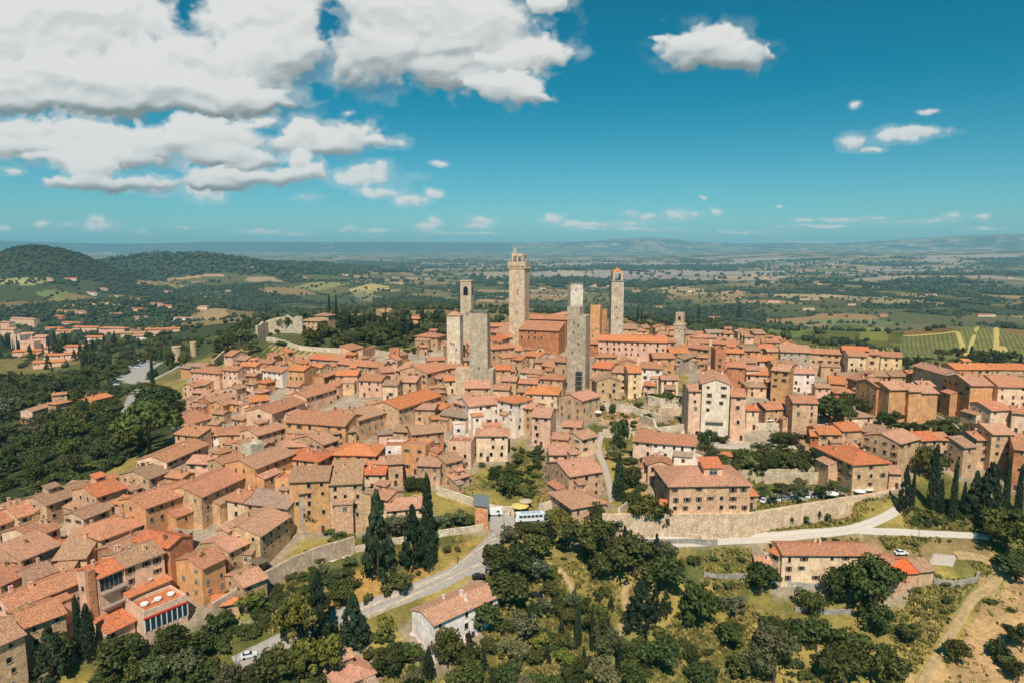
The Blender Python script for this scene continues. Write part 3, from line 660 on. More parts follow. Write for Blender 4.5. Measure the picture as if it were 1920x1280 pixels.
box_part(R, 'parapet', m, OTC, *[(x, x + hw * .4, -hw, -hw + .5, h, h + 1) for x in (-hw, -hw * .2, hw * .6)], (-hw, hw, -hw + .02, -hw + .48, h - .3, h + .15))
R, h, hw, col, m = tower(1129, 1139, 580, 0, -12, (.5, .25, .12), 'thin shorter brick tower stuck beside the orange brick tower', D=430, holes=2)
# cupola tower
R, h, hw, col, m = tower(1142, 1168, 528, 0, 10, (.58, .46, .34), 'slim grey tower with arched belfry and small orange pyramid roof', D=455, holes=3)
box_part(R, 'cornice', m, (.3, .26, .2), (-hw - .35, hw + .35, -hw - .35, hw + .35, h, h + .5))
bw = hw * .82; t = bw * .42
bf = box_part(R, 'belfry', m, (.55, .42, .28), *[(sx * bw - (t if sx > 0 else 0), sx * bw + (0 if sx > 0 else t), sy * bw - (t if sy > 0 else 0), sy * bw + (0 if sy > 0 else t), h + .5, h + 5) for sx in (-1, 1) for sy in (-1, 1)], (-bw, bw, -bw, bw, h + 5, h + 6.4))
b = MB(); b.cyl(0, 0, h + 6.4, h + 9, bw * 1.1, .1, 8); link('roof', b.mesh('roof', MT['tile']), R, color=RC['o'])
# church campanile on the left
R, h, hw, col, m = tower(864, 889, 528, 0, -16, (.56, .43, .30), 'square church bell tower with one arched bell opening, left of the tallest tower', D=440, holes=1)
box_part(R, 'cornice', m, col, (-hw - .3, hw + .3, -hw - .3, hw + .3, h, h + .7))
for a0 in (0, PI / 2): link('arched_window', WIN['arch'], R, (math.sin(a0) * (hw + .02), -math.cos(a0) * (hw + .02), h - 9), a0, (3, 1, 3.4))
# small corbelled tower on the right
R, h, hw, col, m = tower(1265, 1286, 610, 0, -12, (.58, .45, .32), 'small tower with corbelled waist and narrower upper stage on the right', D=480, holes=3)
a = hw * 1.15
box_part(R, 'corbels', m, col, *[(u - .22, u + .22, -a, a, h - 2.4, h) for u in [-a + (k + .5) * 2 * a / 7 for k in range(7)]], (-a, a, -a, a, h, h + 1))
box_part(R, 'upper_stage', m, (.52, .38, .26), (-hw * .8, hw * .8, -hw * .8, hw * .8, h + 1, h + 8.6))
link('window', WIN['plain'], R, (0, -hw * .8 - .02, h + 3.5), 0, (1.5, 1, 1.6))
# tower house with tiled cap
R, h, hw, col, m = tower(838, 868, 592, 0, -14, (.70, .55, .40), 'pale square tower house with a low tiled roof left of the grey tower', D=395, holes=4)
b = MB(); q = [(-hw - .5, -hw - .5, h), (hw + .5, -hw - .5, h), (hw + .5, hw + .5, h), (-hw - .5, hw + .5, h)]
for i in range(4): b.poly([q[i], q[(i + 1) % 4], (0, 0, h + 2.4)], 0, [(0, 0), (9, 0), (4.5, 5)])
b.poly(q[::-1]); link('roof', b.mesh('roof', MT['tile']), R, color=RC['p'])
R, h, hw, col, m = tower(440, 481, 836, 0, 38, (.56, .48, .35), 'ruined square tower stump with mossy cracks among the left town roofs', D=258, holes=2)
box_part(R, 'parapet', m, col, (-hw, -hw * .3, -hw, -hw + .8, h, h + .7), (hw * .1, hw, -hw, -hw + .8, h, h + .5), (hw - .8, hw, -hw + .8, hw, h, h + .9))
R, h, hw, col, m = tower(890, 915, 950, 992, 0, (.66, .29, .15), 'plain red brick gate tower with slanted grey slab roof beside the gate square', name='gate_tower', holes=0)
b = MB(); e = hw + .5; b.poly([(-e, -e, h + 1), (e, -e, h + .2), (e, e, h + 2.2), (-e, e, h + 3)]); b.box(-hw, hw, -hw, hw, h, h + .25)
q = [(-e, -e, h + .8), (e, -e, h + 0), (e, e, h + 2), (-e, e, h + 2.8)]; u = [(p[0], p[1], p[2] + .2) for p in q]
for i in range(4): b.poly([q[i], q[(i + 1) % 4], u[(i + 1) % 4], u[i]])
b.poly(q[::-1]); link('roof', b.mesh('roof', MT['metal']), R)
# round bastion towers on the far wall
def round_tower(x1, x2, yt, yb, label):
    xc = (x1 + x2) / 2; g = hit(xc, yb); r = (x2 - x1) / 2 / FPX * g[1] / cP; h = (yb - yt) / FPX * g[1]
    R = root('bastion', 'bastion', g, 0, 'bastion', None, label); b = MB(); b.cyl(0, 0, -5, h, r * 1.1, r, 18); b.cyl(0, 0, h, h + .8, r * 1.08, r * 1.08, 18)
    link('wall', b.mesh('wall', MT['stone']), R, color=(.56, .40, .26)); FOOT.append((g[0], g[1], 1, 0, r, r))
round_tower(324, 341, 650, 680, 'round stone bastion half hidden by a dark tree on the left')
round_tower(358, 369, 642, 668, 'smaller round stone turret right of the half hidden bastion')

# ------------------------------------------------------------------ walls along a line of ground points; height above the ground
def wall_line(pts, h, name, label, thick=1.0, col=(.66, .53, .38), cat='wall', group=None, cren=False, step=2.0, ztop=None):
    P = [np.array(p[:2]) for p in pts]; s = []
    for a, b in zip(P[:-1], P[1:]):
        n = max(1, int(np.linalg.norm(b - a) / step))
        for k in range(n): s.append(a + (b - a) * k / n)
    s.append(P[-1]); s = np.array(s); z = Z(s[:, 0], s[:, 1])
    c = s.mean(0); zb = float(z.mean())
    R = root(name, cat, (float(c[0]), float(c[1]), zb), 0, name, group, label)
    b = MB(); n = len(s)
    tn = np.gradient(s, axis=0); nn = np.stack([-tn[:, 1], tn[:, 0]], 1); nn /= np.linalg.norm(nn, axis=1)[:, None] + 1e-9
    A, Bq = s - nn * thick / 2 - c, s + nn * thick / 2 - c
    if ztop is None: zt = z + h - zb
    else: zt = np.interp(np.arange(n), np.linspace(0, n - 1, len(ztop)), ztop) - zb
    if cren: zt = zt + cren * (vnoise(np.arange(n) * .5, np.zeros(n), 5) - .5) * 2
    zl = z - zb - 4
    for i in range(n - 1):
        j = i + 1
        b.poly([(*A[i], zl[i]), (*A[j], zl[j]), (*A[j], zt[j]), (*A[i], zt[i])]); b.poly([(*Bq[j], zl[j]), (*Bq[i], zl[i]), (*Bq[i], zt[i]), (*Bq[j], zt[j])])
        b.poly([(*A[i], zt[i]), (*A[j], zt[j]), (*Bq[j], zt[j]), (*Bq[i], zt[i])])
    for i in (0, n - 1): b.poly([(*A[i], zl[i]), (*A[i], zt[i]), (*Bq[i], zt[i]), (*Bq[i], zl[i])])
    link('wall_face', b.mesh('wall_face', MT['stone']), R, color=col)
    return R
def gp(s): return [hit(*map(float, q.split())) for q in s.split('|')]
FW = poly_at('1129 968|1260 967|1404 967|1500 951|1600 936|1646 930|1674 922|1676 905', 7.5)
front = wall_line(FW, 8.6, 'town_wall', 'long pale front town wall holding up the garden terrace above the gravel road', 1.4, (.66, .47, .31), ztop=[8.4, 8.5, 8.5, 8.6, 8.6, 8.8, 8.8, 8.8])
UW = poly_at('1230 806|1290 798|1400 796|1500 798|1603 801|1606 790', 19.0)
upper = wall_line(UW, 8, 'retaining_wall', 'upper retaining wall below the row with the tall cream palace', 1.2, (.66, .54, .40), ztop=[20, 20, 20, 20, 20])
wall_line(gp('400 1165|470 1120|545 1078|600 1055|665 1035'), 5.5, 'town_wall', 'brownish garden wall around the white gravel garden on the left slope', 1.0, (.50, .36, .25))
wall_line(gp('800 1010|860 1000|905 993'), 2.2, 'low_wall', 'low stone wall between grass and hedge left of the gate tower', .7)
wall_line(gp('665 1035|720 1022|800 1010'), 2.0, 'low_wall', 'low stone wall running behind the two tall conifers', .7)
wall_line(gp('905 1058|850 1085|790 1112|720 1145|680 1163'), .9, 'kerb_wall', 'low kerb wall along the lower edge of the main road', .4)
wall_line(gp('930 1012|880 1045|845 1075|790 1098|720 1127|650 1155'), .8, 'kerb_wall', 'low kerb wall along the upper edge of the main road', .4)
wall_line(gp('1010 962|1046 952|1052 940'), 3.5, 'low_wall', 'curved stone wall behind the market stall at the gate square', .8)
wall_line(gp('818 925|880 945|905 958|965 965'), 3.0, 'garden_wall', 'curved garden wall above the parked white van', .7)
wall_line(gp('1195 1022|1250 1020|1300 1019|1345 1020'), 1.8, 'retaining_wall', 'pale concrete retaining wall below the white gravel road', .5, (.36, .32, .26))
wall_line(gp('1160 985|1160 965|1180 950'), 2.5, 'garden_wall', 'short garden wall right of the hipped house at the gate square', .5)
wall_line(gp('1320 1080|1345 1085|1405 1083'), 1.6, 'low_wall', 'low concrete garden wall left of the round tree by the farmhouse', .4, (.36, .32, .26))
wall_line(gp('1560 1105|1480 1098|1440 1090'), 1.8, 'low_wall', 'stone terrace wall in front of the long farmhouse', .6, (.45, .40, .32))
wall_line(gp('1490 1145|1540 1150|1600 1150'), 1.5, 'low_wall', 'lower grey garden wall among trees below the farmhouse', .4, (.36, .32, .26))
wall_line(gp('1750 1095|1790 1100|1830 1092|1835 1080'), 2.0, 'low_wall', 'low stone yard wall below the round paved yard', .6, (.36, .31, .24))
wall_line(gp('1420 905|1500 907|1590 905'), 4.5, 'garden_wall', 'garden wall with doorways behind the terrace car park', .8, (.55, .43, .29))
wall_line(gp('1330 890|1400 893|1460 893|1540 890'), 2.6, 'garden_wall', 'crumbling terrace wall above the garden wall with doorways', .6, (.52, .40, .25))
wall_line(gp('482 640|503 629|520 625|545 624|568 627'), 12, 'fortress_ruin', 'ruined fortress wall with gaps on the wooded hill at the left', 1.6, (.56, .44, .31), 'ruin', cren=2.2)
wall_line(gp('400 692|425 670|455 650|480 638'), 6, 'fortress_wall', 'old town wall climbing the wooded hill below the ruin', 1.2, (.50, .37, .26))
wall_line(gp('500 640|560 655|620 660|690 662|740 668'), 3, 'garden_wall', 'long low wall at the foot of the fortress park', .8)
wall_line(gp('1830 850|1780 800|1730 780|1700 772'), 3, 'garden_wall', 'sloping wall above the gardens at the right edge', .7)
wall_line(gp('1200 790|1230 812|1190 822|1130 818'), 3.4, 'garden_wall', 'curved ramp wall left of the upper retaining wall', .8)

for a_, b_ in ((500, 640), (525, 636), (550, 636)):
    g = hit(a_, b_); FOOT.append((g[0], g[1], 1, 0, 9, 9))
wall_line(gp('1128 768|1180 774|1215 784|1240 792'), 3.5, 'retaining_wall', 'dark stepped terrace wall below the pink and yellow houses right of the twin towers', .8)
wall_line(gp('1285 768|1240 764|1215 758'), 4.5, 'retaining_wall', 'pale curved bastion wall left of the tall cream palace', .8)
# ------------------------------------------------------------------ roads and paths
ROADS = []
def ribbon(name, pts, w, m, dz=.25, px=True):
    P = np.array([q[:2] for q in (gp(pts) if px else pts)]); s = []
    for i in range(len(P) - 1):       # Catmull-Rom through the points
        p0, p1, p2, p3 = P[max(i - 1, 0)], P[i], P[i + 1], P[min(i + 2, len(P) - 1)]
        n = max(2, int(np.linalg.norm(p2 - p1) / 1.5))
        for k in range(n):
            t = k / n; s.append(.5 * ((2 * p1) + (-p0 + p2) * t + (2 * p0 - 5 * p1 + 4 * p2 - p3) * t * t + (-p0 + 3 * p1 - 3 * p2 + p3) * t ** 3))
    s.append(P[-1]); s = np.array(s); ROADS.append((s, w / 2))
    tn = np.gradient(s, axis=0); nn = np.stack([-tn[:, 1], tn[:, 0]], 1); nn /= np.linalg.norm(nn, axis=1)[:, None] + 1e-9
    ww = w if np.isscalar(w) else w
    K = 5; grid = []
    for k in range(K):
        q = s + nn * (k / (K - 1) - .5) * w; z = (Z if 'lane' in name else Zg)(q[:, 0], q[:, 1]) + dz
        if k in (0, K - 1): z = z - .5
        grid.append(np.column_stack([q, z]))
    zc = grid[2][:, 2]
    for k in (1, 3): grid[k][:, 2] = np.maximum(grid[k][:, 2], zc - .15)
    n = len(s); v = np.concatenate(grid); f = [(k * n + i, k * n + i + 1, (k + 1) * n + i + 1, (k + 1) * n + i) for k in range(K - 1) for i in range(n - 1)]
    me = bpy.data.meshes.new(name); me.from_pydata(v.tolist(), [], f); me.materials.append(m); me.update(); me.flip_normals() if me.polygons[0].normal.z < 0 else None
    return struct(link(name, me))
ribbon('main_road', '440 1246|520 1206|600 1168|690 1138|780 1104|850 1075|895 1040|925 1012|950 990|965 972', 6.5, MT['asphalt'], .3)
ribbon('side_road', '868 1068|905 1062|950 1056|985 1050|1010 1052', 5, MT['asphalt'], .34)
ribbon('gravel_road', '1180 1016|1240 1013|1330 1010|1420 1007|1500 1001|1590 992|1630 980|1662 966|1690 950', 3.6, MT['gravel'], .3)
ribbon('gravel_road', '1590 992|1650 995|1720 998|1790 1001|1850 1006', 2.8, MT['gravel'], .33)
ribbon('dirt_track', '1720 1290|1745 1250|1772 1205|1800 1160|1825 1120|1862 1092|1872 1068|1850 1048|1815 1040|1790 1040', 3.6, MT['dirt'], .25)
ribbon('valley_road', '232 790|240 765|252 735|268 708|285 690|300 680', 8, MT['asphalt'], .3)
ribbon('valley_road', '258 715|280 715|300 705|330 690|345 680', 7, MT['asphalt'], .33)
ribbon('footpath', '1145 995|1150 940|1140 900|1132 870|1122 840|1128 810', 3.2, MT['paving'], .3)
ribbon('footpath', '1010 1052|1040 1062|1060 1080|1075 1110', 2.4, MT['dirt'], .3)
ribbon('footpath', '1165 1185|1175 1150|1170 1110|1180 1090', 2.4, MT['dirt'], .3)
ribbon('street', '1240 808|1340 806|1440 806|1560 808', 3, MT['paving'], .2) if False else None
ribbon('farm_track', '1693 630|1740 627|1791 622|1830 618|1857 612', 4.5, MT['straw'], .4); ribbon('farm_track', '1857 613|1868 630|1880 650|1896 674', 6, MT['straw'], .4); ribbon('farm_track', '1796 624|1803 645|1816 668', 5.5, MT['straw'], .4)
ribbon('terrace_lane', '1330 836|1400 838|1470 838|1540 836', 4.0, MT['paving'], .3)
def sheet(name, pts, m, dz=.3, st=2.0):
    P = [q[:2] for q in gp(pts)]; xs = [p[0] for p in P]; ys = [p[1] for p in P]; v, f, ix = [], [], {}
    X = np.arange(min(xs), max(xs) + st, st); Y = np.arange(min(ys), max(ys) + st, st)
    gx, gy = np.meshgrid(X, Y); ins = inpoly(gx, gy, P); z = Z(gx.ravel(), gy.ravel()).reshape(gx.shape) + dz
    v = np.column_stack([gx.ravel(), gy.ravel(), np.where(ins, z, z - .8).ravel()]); n = len(X)
    f = [(j * n + i, j * n + i + 1, (j + 1) * n + i + 1, (j + 1) * n + i) for j in range(len(Y) - 1) for i in range(n - 1) if ins[j:j + 2, i:i + 2].any()]
    me = bpy.data.meshes.new(name); me.from_pydata(v.tolist(), [], f); me.materials.append(m); me.update(); ROADS.append((np.array([[np.mean(xs), np.mean(ys)]]), 6))
    return struct(link(name, me))
sheet('gate_square_pavement', '912 985|918 962|960 960|1010 958|1052 950|1060 975|1020 985|965 992|940 1005', MT['asphalt'], .28)
sheet('car_park_ground', '222 712|240 690|268 672|292 676|275 700|250 722', MT['asphalt'], .26, 3)
sheet('white_gravel_garden', '545 1058|570 1040|640 1038|668 1032|655 1045|600 1052', MT['gravel'], .4)
sheet('round_paved_yard', '1735 1048|1750 1040|1780 1038|1796 1050|1788 1062|1755 1064', MT['paving'], .4)
sheet('house_forecourt', '760 1185|790 1165|815 1175|800 1195|770 1200', MT['gravel'], .3)
# ------------------------------------------------------------------ infill houses of the dense quarters
TOWN = poly_at('0 1110|-60 1000|90 930|230 905|300 880|330 840|350 800|360 760|350 700|440 680|560 672|640 665|780 655|850 650|900 625|980 610|1060 600|1150 630|1250 630|1400 632|1520 665|1545 700|1520 720|1420 725|1330 700|1200 690|1130 720|1090 770|1080 840|1020 830|950 790|960 830|880 840|850 890|760 880|740 960|600 985|560 1010|440 1100|200 1180|60 1210|0 1240')
TOWN2 = poly_at('1292 705|1480 692|1600 700|1645 730|1640 765|1540 752|1440 748|1400 735|1300 700')
TOWN3 = poly_at('1110 690|1240 705|1280 720|1275 745|1200 752|1120 742')
TX = [p[0] for p in TOWN]; TY = [p[1] for p in TOWN]; TX += [p[0] for p in TOWN2]; TY += [p[1] for p in TOWN2]
def road_clear(x, y, r):
    for s, hw in ROADS:
        d = np.min(np.hypot(s[:, 0] - x, s[:, 1] - y))
        if d < hw + r: return False
    return True
nin = 0; nho = 0
for k in range(6000):
    x, y = random.uniform(min(TX), max(TX)), random.uniform(min(TY), max(TY))
    q_ = (np.array([x]), np.array([y]))
    if not (inpoly(*q_, TOWN)[0] or inpoly(*q_, TOWN2)[0] or inpoly(*q_, TOWN3)[0]): continue
    w, d = (random.uniform(8, 13), random.uniform(7, 11)) if k < 1800 and nho < 75 else (random.uniform(4.5, 7.5), random.uniform(4, 6.5))
    if not free(x, y, min(w, d) * .42) or not road_clear(x, y, 3): continue
    th = math.atan2(x, y); yaw = (.32 if x < -20 else .05 if x < 60 else -.05) + random.uniform(-.12, .12)
    if x < -60: yaw = random.choice((1.15, 1.15, -.35)) + random.uniform(-.1, .1)
    h = random.uniform(5, 8.5) if w > 7.5 else random.uniform(3, 7)
    if random.random() < .5: w *= 1.25
    fx, fy = x + math.sin(yaw) * d / 2, y - math.cos(yaw) * d / 2
    house3(fx, fy, z1(x, y), w, d, h, yaw, random.choice('ggghps'), random.choice('ttppbbgto'), random.choice('sssckkoob'), win=(6 if math.hypot(x, y) < 400 else 3) if w > 8 else 2, **({} if w > 8 else dict(name='annex', cat='annex', group='annexes between the houses', desc=random.choice(('small tiled', 'low tiled', 'little stone', 'narrow tiled')) + ' annex')))
    nin += 1; nho += w > 8
    if nin >= 235: break
print('infill', nin, 'houses', NH[0])
NT = NH[0]
# far farmhouses of the plain and the hills
FAR = '''25 462 44 463|75 521 97 522|112 522 143 522|300 522 318 523|360 528 385 527|400 516 420 516|180 540 196 541|160 548 176 549|250 531 262 531|320 505 330 505|350 490 362 490|420 545 440 545
500 545 518 545|600 507 622 507|640 515 660 515|712 540 730 540|735 544 750 543|835 544 846 544|1185 545 1200 545|1240 540 1252 540|1258 537 1268 537|1330 595 1350 595|1345 558 1358 558|1405 515 1420 515|1430 522 1440 522
1500 560 1520 560|1440 564 1462 564|1590 570 1605 570|1505 578 1528 578|1524 560 1536 560|1570 545 1584 545|1532 532 1542 532|1705 525 1720 525|1730 552 1757 552|1834 590 1868 590|1890 520 1900 520|1340 520 1352 520|1610 508 1622 508|1700 500 1712 500
1230 575 1245 575|1290 545 1303 545|1378 557 1390 557|1120 598 1140 598|1060 505 1074 505|1010 540 1024 540|780 500 795 500|560 520 575 520|470 500 484 500|880 500 892 500|1780 545 1790 545|1650 590 1665 590|1820 508 1834 508|240 560 262 561|208 572 225 572|370 575 388 575|300 545 318 546'''
for q in rows(FAR):
    x1, y1, x2, y2 = map(float, q)
    R = house(x1, y1, x2, y2, random.uniform(8, 13), random.uniform(5, 8), random.choice('ggh'), random.choice('ptrb'), random.choice('ccwks'), win=0, name='farmhouse', cat='farmhouse', group='farmhouses scattered over the valley', chim=0,
              desc='tiny far ' + random.choice(('pale', 'cream', 'tiled')) + ' farmhouse')

# ------------------------------------------------------------------ trees
def crown_mesh(kind, seed):
    r = np.random.RandomState(seed); cl = []      # clump centre, radius, direction bias
    if kind in 'DOYS':
        n = {'D': 46, 'O': 34, 'Y': 36, 'S': 22}[kind]
        lob = [(r.uniform(-.3, .3), r.uniform(-.3, .3), r.uniform(.42, .72), r.uniform(.26, .4)) for _ in range(5)]
        for k in range(n):
            L = lob[k % 5]; v = r.normal(size=3); v /= np.linalg.norm(v); v[2] = abs(v[2]) * .9 if r.rand() < .72 else v[2]
            R = L[3] * r.uniform(.55, 1.0)
            cl.append((L[0] + v[0] * R, L[1] + v[1] * R, L[2] + v[2] * R * .85, r.uniform(.09, .17)))
        if kind == 'S': cl = [(a, b, c * .9 - .2, d * 1.25) for a, b, c, d in cl]
    elif kind == 'C':
        for k in range(64):
            t = (k + .5) / 64; a = k * 2.4; pr = .5 * min(1, t * 5 + .35) * (1 - t) ** .55 * .62
            cl.append((pr * math.cos(a) * .7, pr * math.sin(a) * .7, .03 + t * .95, .11 * (1 - t * .6) * r.uniform(.8, 1.25)))
    elif kind == 'K':
        for k in range(80):
            t = ((k + r.rand()) / 80) ** .85; a = r.uniform(0, 2 * PI); pr = .5 * (1 - t) ** .8 * r.uniform(.5, 1.08)
            cl.append((pr * math.cos(a), pr * math.sin(a), .06 + t * .9 - pr * .12, (.055 + .06 * (1 - t)) * r.uniform(.7, 1.3)))
    else:                                            # umbrella pine
        for k in range(60):
            a = r.uniform(0, 2 * PI); pr = .5 * math.sqrt(r.rand()); cl.append((pr * math.cos(a), pr * math.sin(a), .58 + .36 * (1 - (pr / .5) ** 2) + r.uniform(-.05, .02), r.uniform(.07, .12)))
    cl = np.array(cl); per = 44 if kind != 'S' else 40
    n = len(cl) * per
    c = np.repeat(cl, per, 0); d = r.normal(size=(n, 3)); d /= np.linalg.norm(d, axis=1)[:, None]
    asp = np.array([1, 1, .8]) if kind not in 'CP' else (np.array([1, 1, 1.1]) if kind == 'C' else np.array([1, 1, .5]))
    asp = np.array([1, 1, .55]) if kind == 'K' else asp
    pos = c[:, :3] + d * c[:, 3:4] * asp * r.uniform(.65, 1.1, (n, 1))
    nd = d + r.normal(size=(n, 3)) * .45 + np.array([0, 0, .25]); nd /= np.linalg.norm(nd, axis=1)[:, None]
    t1 = np.cross(nd, r.normal(size=(n, 3))); t1 /= np.linalg.norm(t1, axis=1)[:, None]; t2 = np.cross(nd, t1)
    s = {'D': .036, 'O': .034, 'Y': .036, 'S': .06, 'C': .022, 'K': .028, 'P': .032}[kind] * r.uniform(.7, 1.4, (n, 1))
    V = np.empty((n, 4, 3)); V[:, 0] = pos - t1 * s * 1.3; V[:, 1] = pos - t2 * s * .7; V[:, 2] = pos + t1 * s * 1.3; V[:, 3] = pos + t2 * s * .7
    me = bpy.data.meshes.new('crown'); me.vertices.add(4 * n); me.vertices.foreach_set('co', V.ravel())
    me.loops.add(4 * n); me.loops.foreach_set('vertex_index', np.arange(4 * n)); me.polygons.add(n)
    me.polygons.foreach_set('loop_start', np.arange(0, 4 * n, 4)); me.polygons.foreach_set('loop_total', np.full(n, 4))
    me.update(calc_edges=True)
    lv = np.clip(r.rand(n) * .6 + np.repeat(r.rand(len(cl)), per) * .5, 0, 1)
    at = me.attributes.new('lv', 'FLOAT', 'FACE'); at.data.foreach_set('value', lv.astype('f'))
    me.materials.append(MT[{'D': 'leaf', 'S': 'leaf', 'O': 'olive', 'Y': 'ylw', 'C': 'needle', 'K': 'needle', 'P': 'leaf'}[kind]])
    return me, cl
def trunk_mesh(kind, cl, seed):
    b = MB(); r = np.random.RandomState(seed)
    top = {'D': .5, 'O': .45, 'Y': .5, 'S': .4, 'C': .9, 'K': .93, 'P': .66}[kind]; w = {'D': .03, 'O': .03, 'Y': .025, 'S': .02, 'C': .03, 'K': .028, 'P': .03}[kind]
    b.tube((0, 0, -.08), (0.01, 0, top * .5), w * 1.3, w, 7); b.tube((.01, 0, top * .5), (0, 0, top), w, w * .4, 7)
    for k in r.choice(len(cl), 8, replace=False):
        q = cl[k]; z0 = min(top, max(.15, q[2] - .25)); b.tube((0, 0, z0), (q[0] * .9, q[1] * .9, q[2]), w * .45, w * .12, 4)
    return b.mesh('trunk', MT['bark'])
TT = {}
for kd, nv in (('D', 5), ('O', 3), ('Y', 2), ('S', 3), ('C', 3), ('K', 3), ('P', 2)):
    TT[kd] = []
    for s in range(nv):
        me, cl = crown_mesh(kd, s * 17 + ord(kd)); TT[kd].append((me, trunk_mesh(kd, cl, s)))
TN = dict(D=('broadleaf_tree', 'tree', 'leafy green tree'), O=('olive_tree', 'olive tree', 'grey green tree'), Y=('broadleaf_tree', 'tree', 'yellow green tree'), S=('shrub', 'shrub', 'green shrub'),
          C=('cypress_tree', 'cypress', 'dark columnar cypress'), K=('conifer_tree', 'conifer', 'dark conical conifer'), P=('umbrella_pine', 'pine', 'flat topped umbrella pine'))
TREES = []
TG = {'D': 'leafy trees around the town', 'O': 'olive trees around the town', 'Y': 'leafy trees around the town', 'S': 'shrubs on the slopes', 'C': 'cypresses around the town', 'K': 'conifers around the town', 'P': 'umbrella pines by the left road'}
def tree3(kd, x, y, h, w, label=None, z=None, dz=0):
    v = random.choice(TT[kd]); nm, cat, ds = TN[kd]
    k = random.uniform(.62, 1.25); col = (k * random.uniform(.82, 1.22), k * random.uniform(.94, 1.08), k * random.uniform(.75, 1.05))
    ds2 = ds
    if label is None:
        ds2 = ('dark ' if k < .87 and kd in 'DSO' else 'pale ' if k > 1.12 and kd in 'DSO' else '') + ds
        if kd != 'S' and h > 12 and kd in 'DKCO': ds2 = 'tall ' + ds2
        elif h < 4 and kd in 'DO': ds2 = 'small ' + ds2
    R = root(nm, cat, (x, y, (z1(x, y) if z is None else z) + dz), random.uniform(0, 6.28), ds2, TG[kd], label)
    sc = (w, w, h)
    link('crown', v[0], R, scale=sc, color=col); link('trunk', v[1], R, scale=sc)
    TREES.append((x, y, w / 2)); return R
def tree(kd, px, yb, yt, wpx, label=None):
    g = hit(px, yb); D = g[1] / cP
    h = (yb - yt) / FPX * math.hypot(g[0] * 0 + g[1], H - g[2]) * 1.0 / max(.8, math.cos(math.atan((H - g[2]) / g[1]))) * .97
    w = wpx / FPX * math.hypot(g[1], H - g[2]) * {'C': 1.25}.get(kd, 1.08)
    return tree3(kd, g[0], g[1], h, w, label, g[2])
TL = '''K 710 1088 932 66|K 775 1070 955 52|C 803 1066 905 44|K 600 1225 1095 62|K 663 1210 1128 60|C 572 1190 1120 18|K 100 1278 1190 62|C 150 1230 1135 26|C 168 1235 1150 42|D 115 1262 1200 60|D 215 1268 1205 74|D 250 1245 1200 60|D 330 1230 1180 60
D 775 917 893 44|D 587 992 958 26|C 1160 938 853 34|K 1695 960 873 26|C 1710 952 880 14|D 1742 895 835 60|C 1748 957 838 34|C 1785 978 868 22|C 1762 965 900 20|C 1805 965 905 18|K 1850 985 870 62|K 1825 975 885 42|C 1883 970 862 22|C 1908 965 875 22
D 1885 1032 955 80|D 1905 1085 1040 60|D 958 934 880 34|D 1425 1112 1057 54|D 1572 1130 1065 58|D 1640 1150 1055 84|D 1625 1120 1060 60|D 1642 1192 1135 50|D 1515 1152 1103 42|S 1660 1190 1170 26|D 1700 1203 1172 30|D 1795 1246 1204 38|S 1862 1228 1192 34
S 1885 1250 1218 36|D 1910 1275 1245 32|D 1915 1222 1178 34|K 1200 1178 1095 60|D 1300 1178 1100 64|P 280 850 750 98|P 272 750 716 56|P 300 775 722 62|C 288 742 668 15|C 618 602 552 11|C 631 602 556 11|K 757 628 580 26|K 793 628 578 28|K 820 626 580 26
C 723 610 575 6|C 500 590 565 6|D 1185 672 640 30|D 1250 760 730 34|D 1225 755 735 30|D 1270 760 738 28|D 1162 845 778 34|D 1195 770 748 18|D 1130 770 755 16|D 1150 775 755 16|D 1555 800 740 50|D 1590 790 760 40|D 1530 760 745 20|D 1615 780 745 40
K 1812 705 672 34|K 1870 692 665 36|K 1765 735 715 22|C 1790 760 728 10|D 1320 850 800 30|D 1340 828 812 18|D 1360 830 814 18|D 1480 830 805 44|D 1455 830 808 26|K 1275 875 852 22|K 1272 930 905 10|K 1650 690 668 16|C 1670 695 675 8|C 1682 700 672 14|C 1700 700 678 16
C 1240 665 640 10|C 1195 605 575 8|C 1203 608 578 8|C 1310 600 570 8|C 1190 625 600 6|K 1385 600 570 14|K 1470 650 622 8|S 1240 990 955 20|S 1180 1000 985 20|D 870 985 965 40|O 850 990 960 40|O 820 990 965 36|O 760 1010 965 50|O 730 1005 970 40
S 625 1000 985 40|S 640 1015 1000 44|S 580 1045 1020 14|S 600 1048 1034 26|S 570 1050 1035 14|D 1050 870 850 20|D 1120 990 940 30|D 1140 1010 965 50|D 1210 985 930 60|D 1235 975 940 40|D 1190 955 920 30|D 750 1115 1080 40|S 730 1110 1080 30|S 690 1130 1105 16
D 840 1250 1180 50|D 905 1180 1130 60|D 950 1130 1075 80|D 925 1075 1020 60|D 960 1085 1020 70|D 1010 1000 985 60|D 1000 1050 1000 60|D 1095 1040 965 88|D 1190 1080 1010 80|D 1235 1110 1040 80|D 1150 1080 1030 60|Y 1065 1250 1222 36|C 1085 1210 1140 18|C 1110 1220 1145 12|C 1160 1270 1215 14|C 1080 1220 1150 12
Y 560 1220 1130 60|Y 600 1270 1190 70|D 520 1280 1220 66|Y 470 1150 1110 40|S 420 1170 1135 50|S 450 1120 1100 40|D 640 1130 1090 40|S 655 1105 1080 26|O 1440 1240 1180 60|O 1450 1280 1210 70|D 1530 1220 1170 60|D 1600 1240 1190 60|D 1580 1290 1220 70|D 1660 1290 1225 60'''
for r_ in rows(TL): tree(r_[0], *map(float, r_[1:5]))
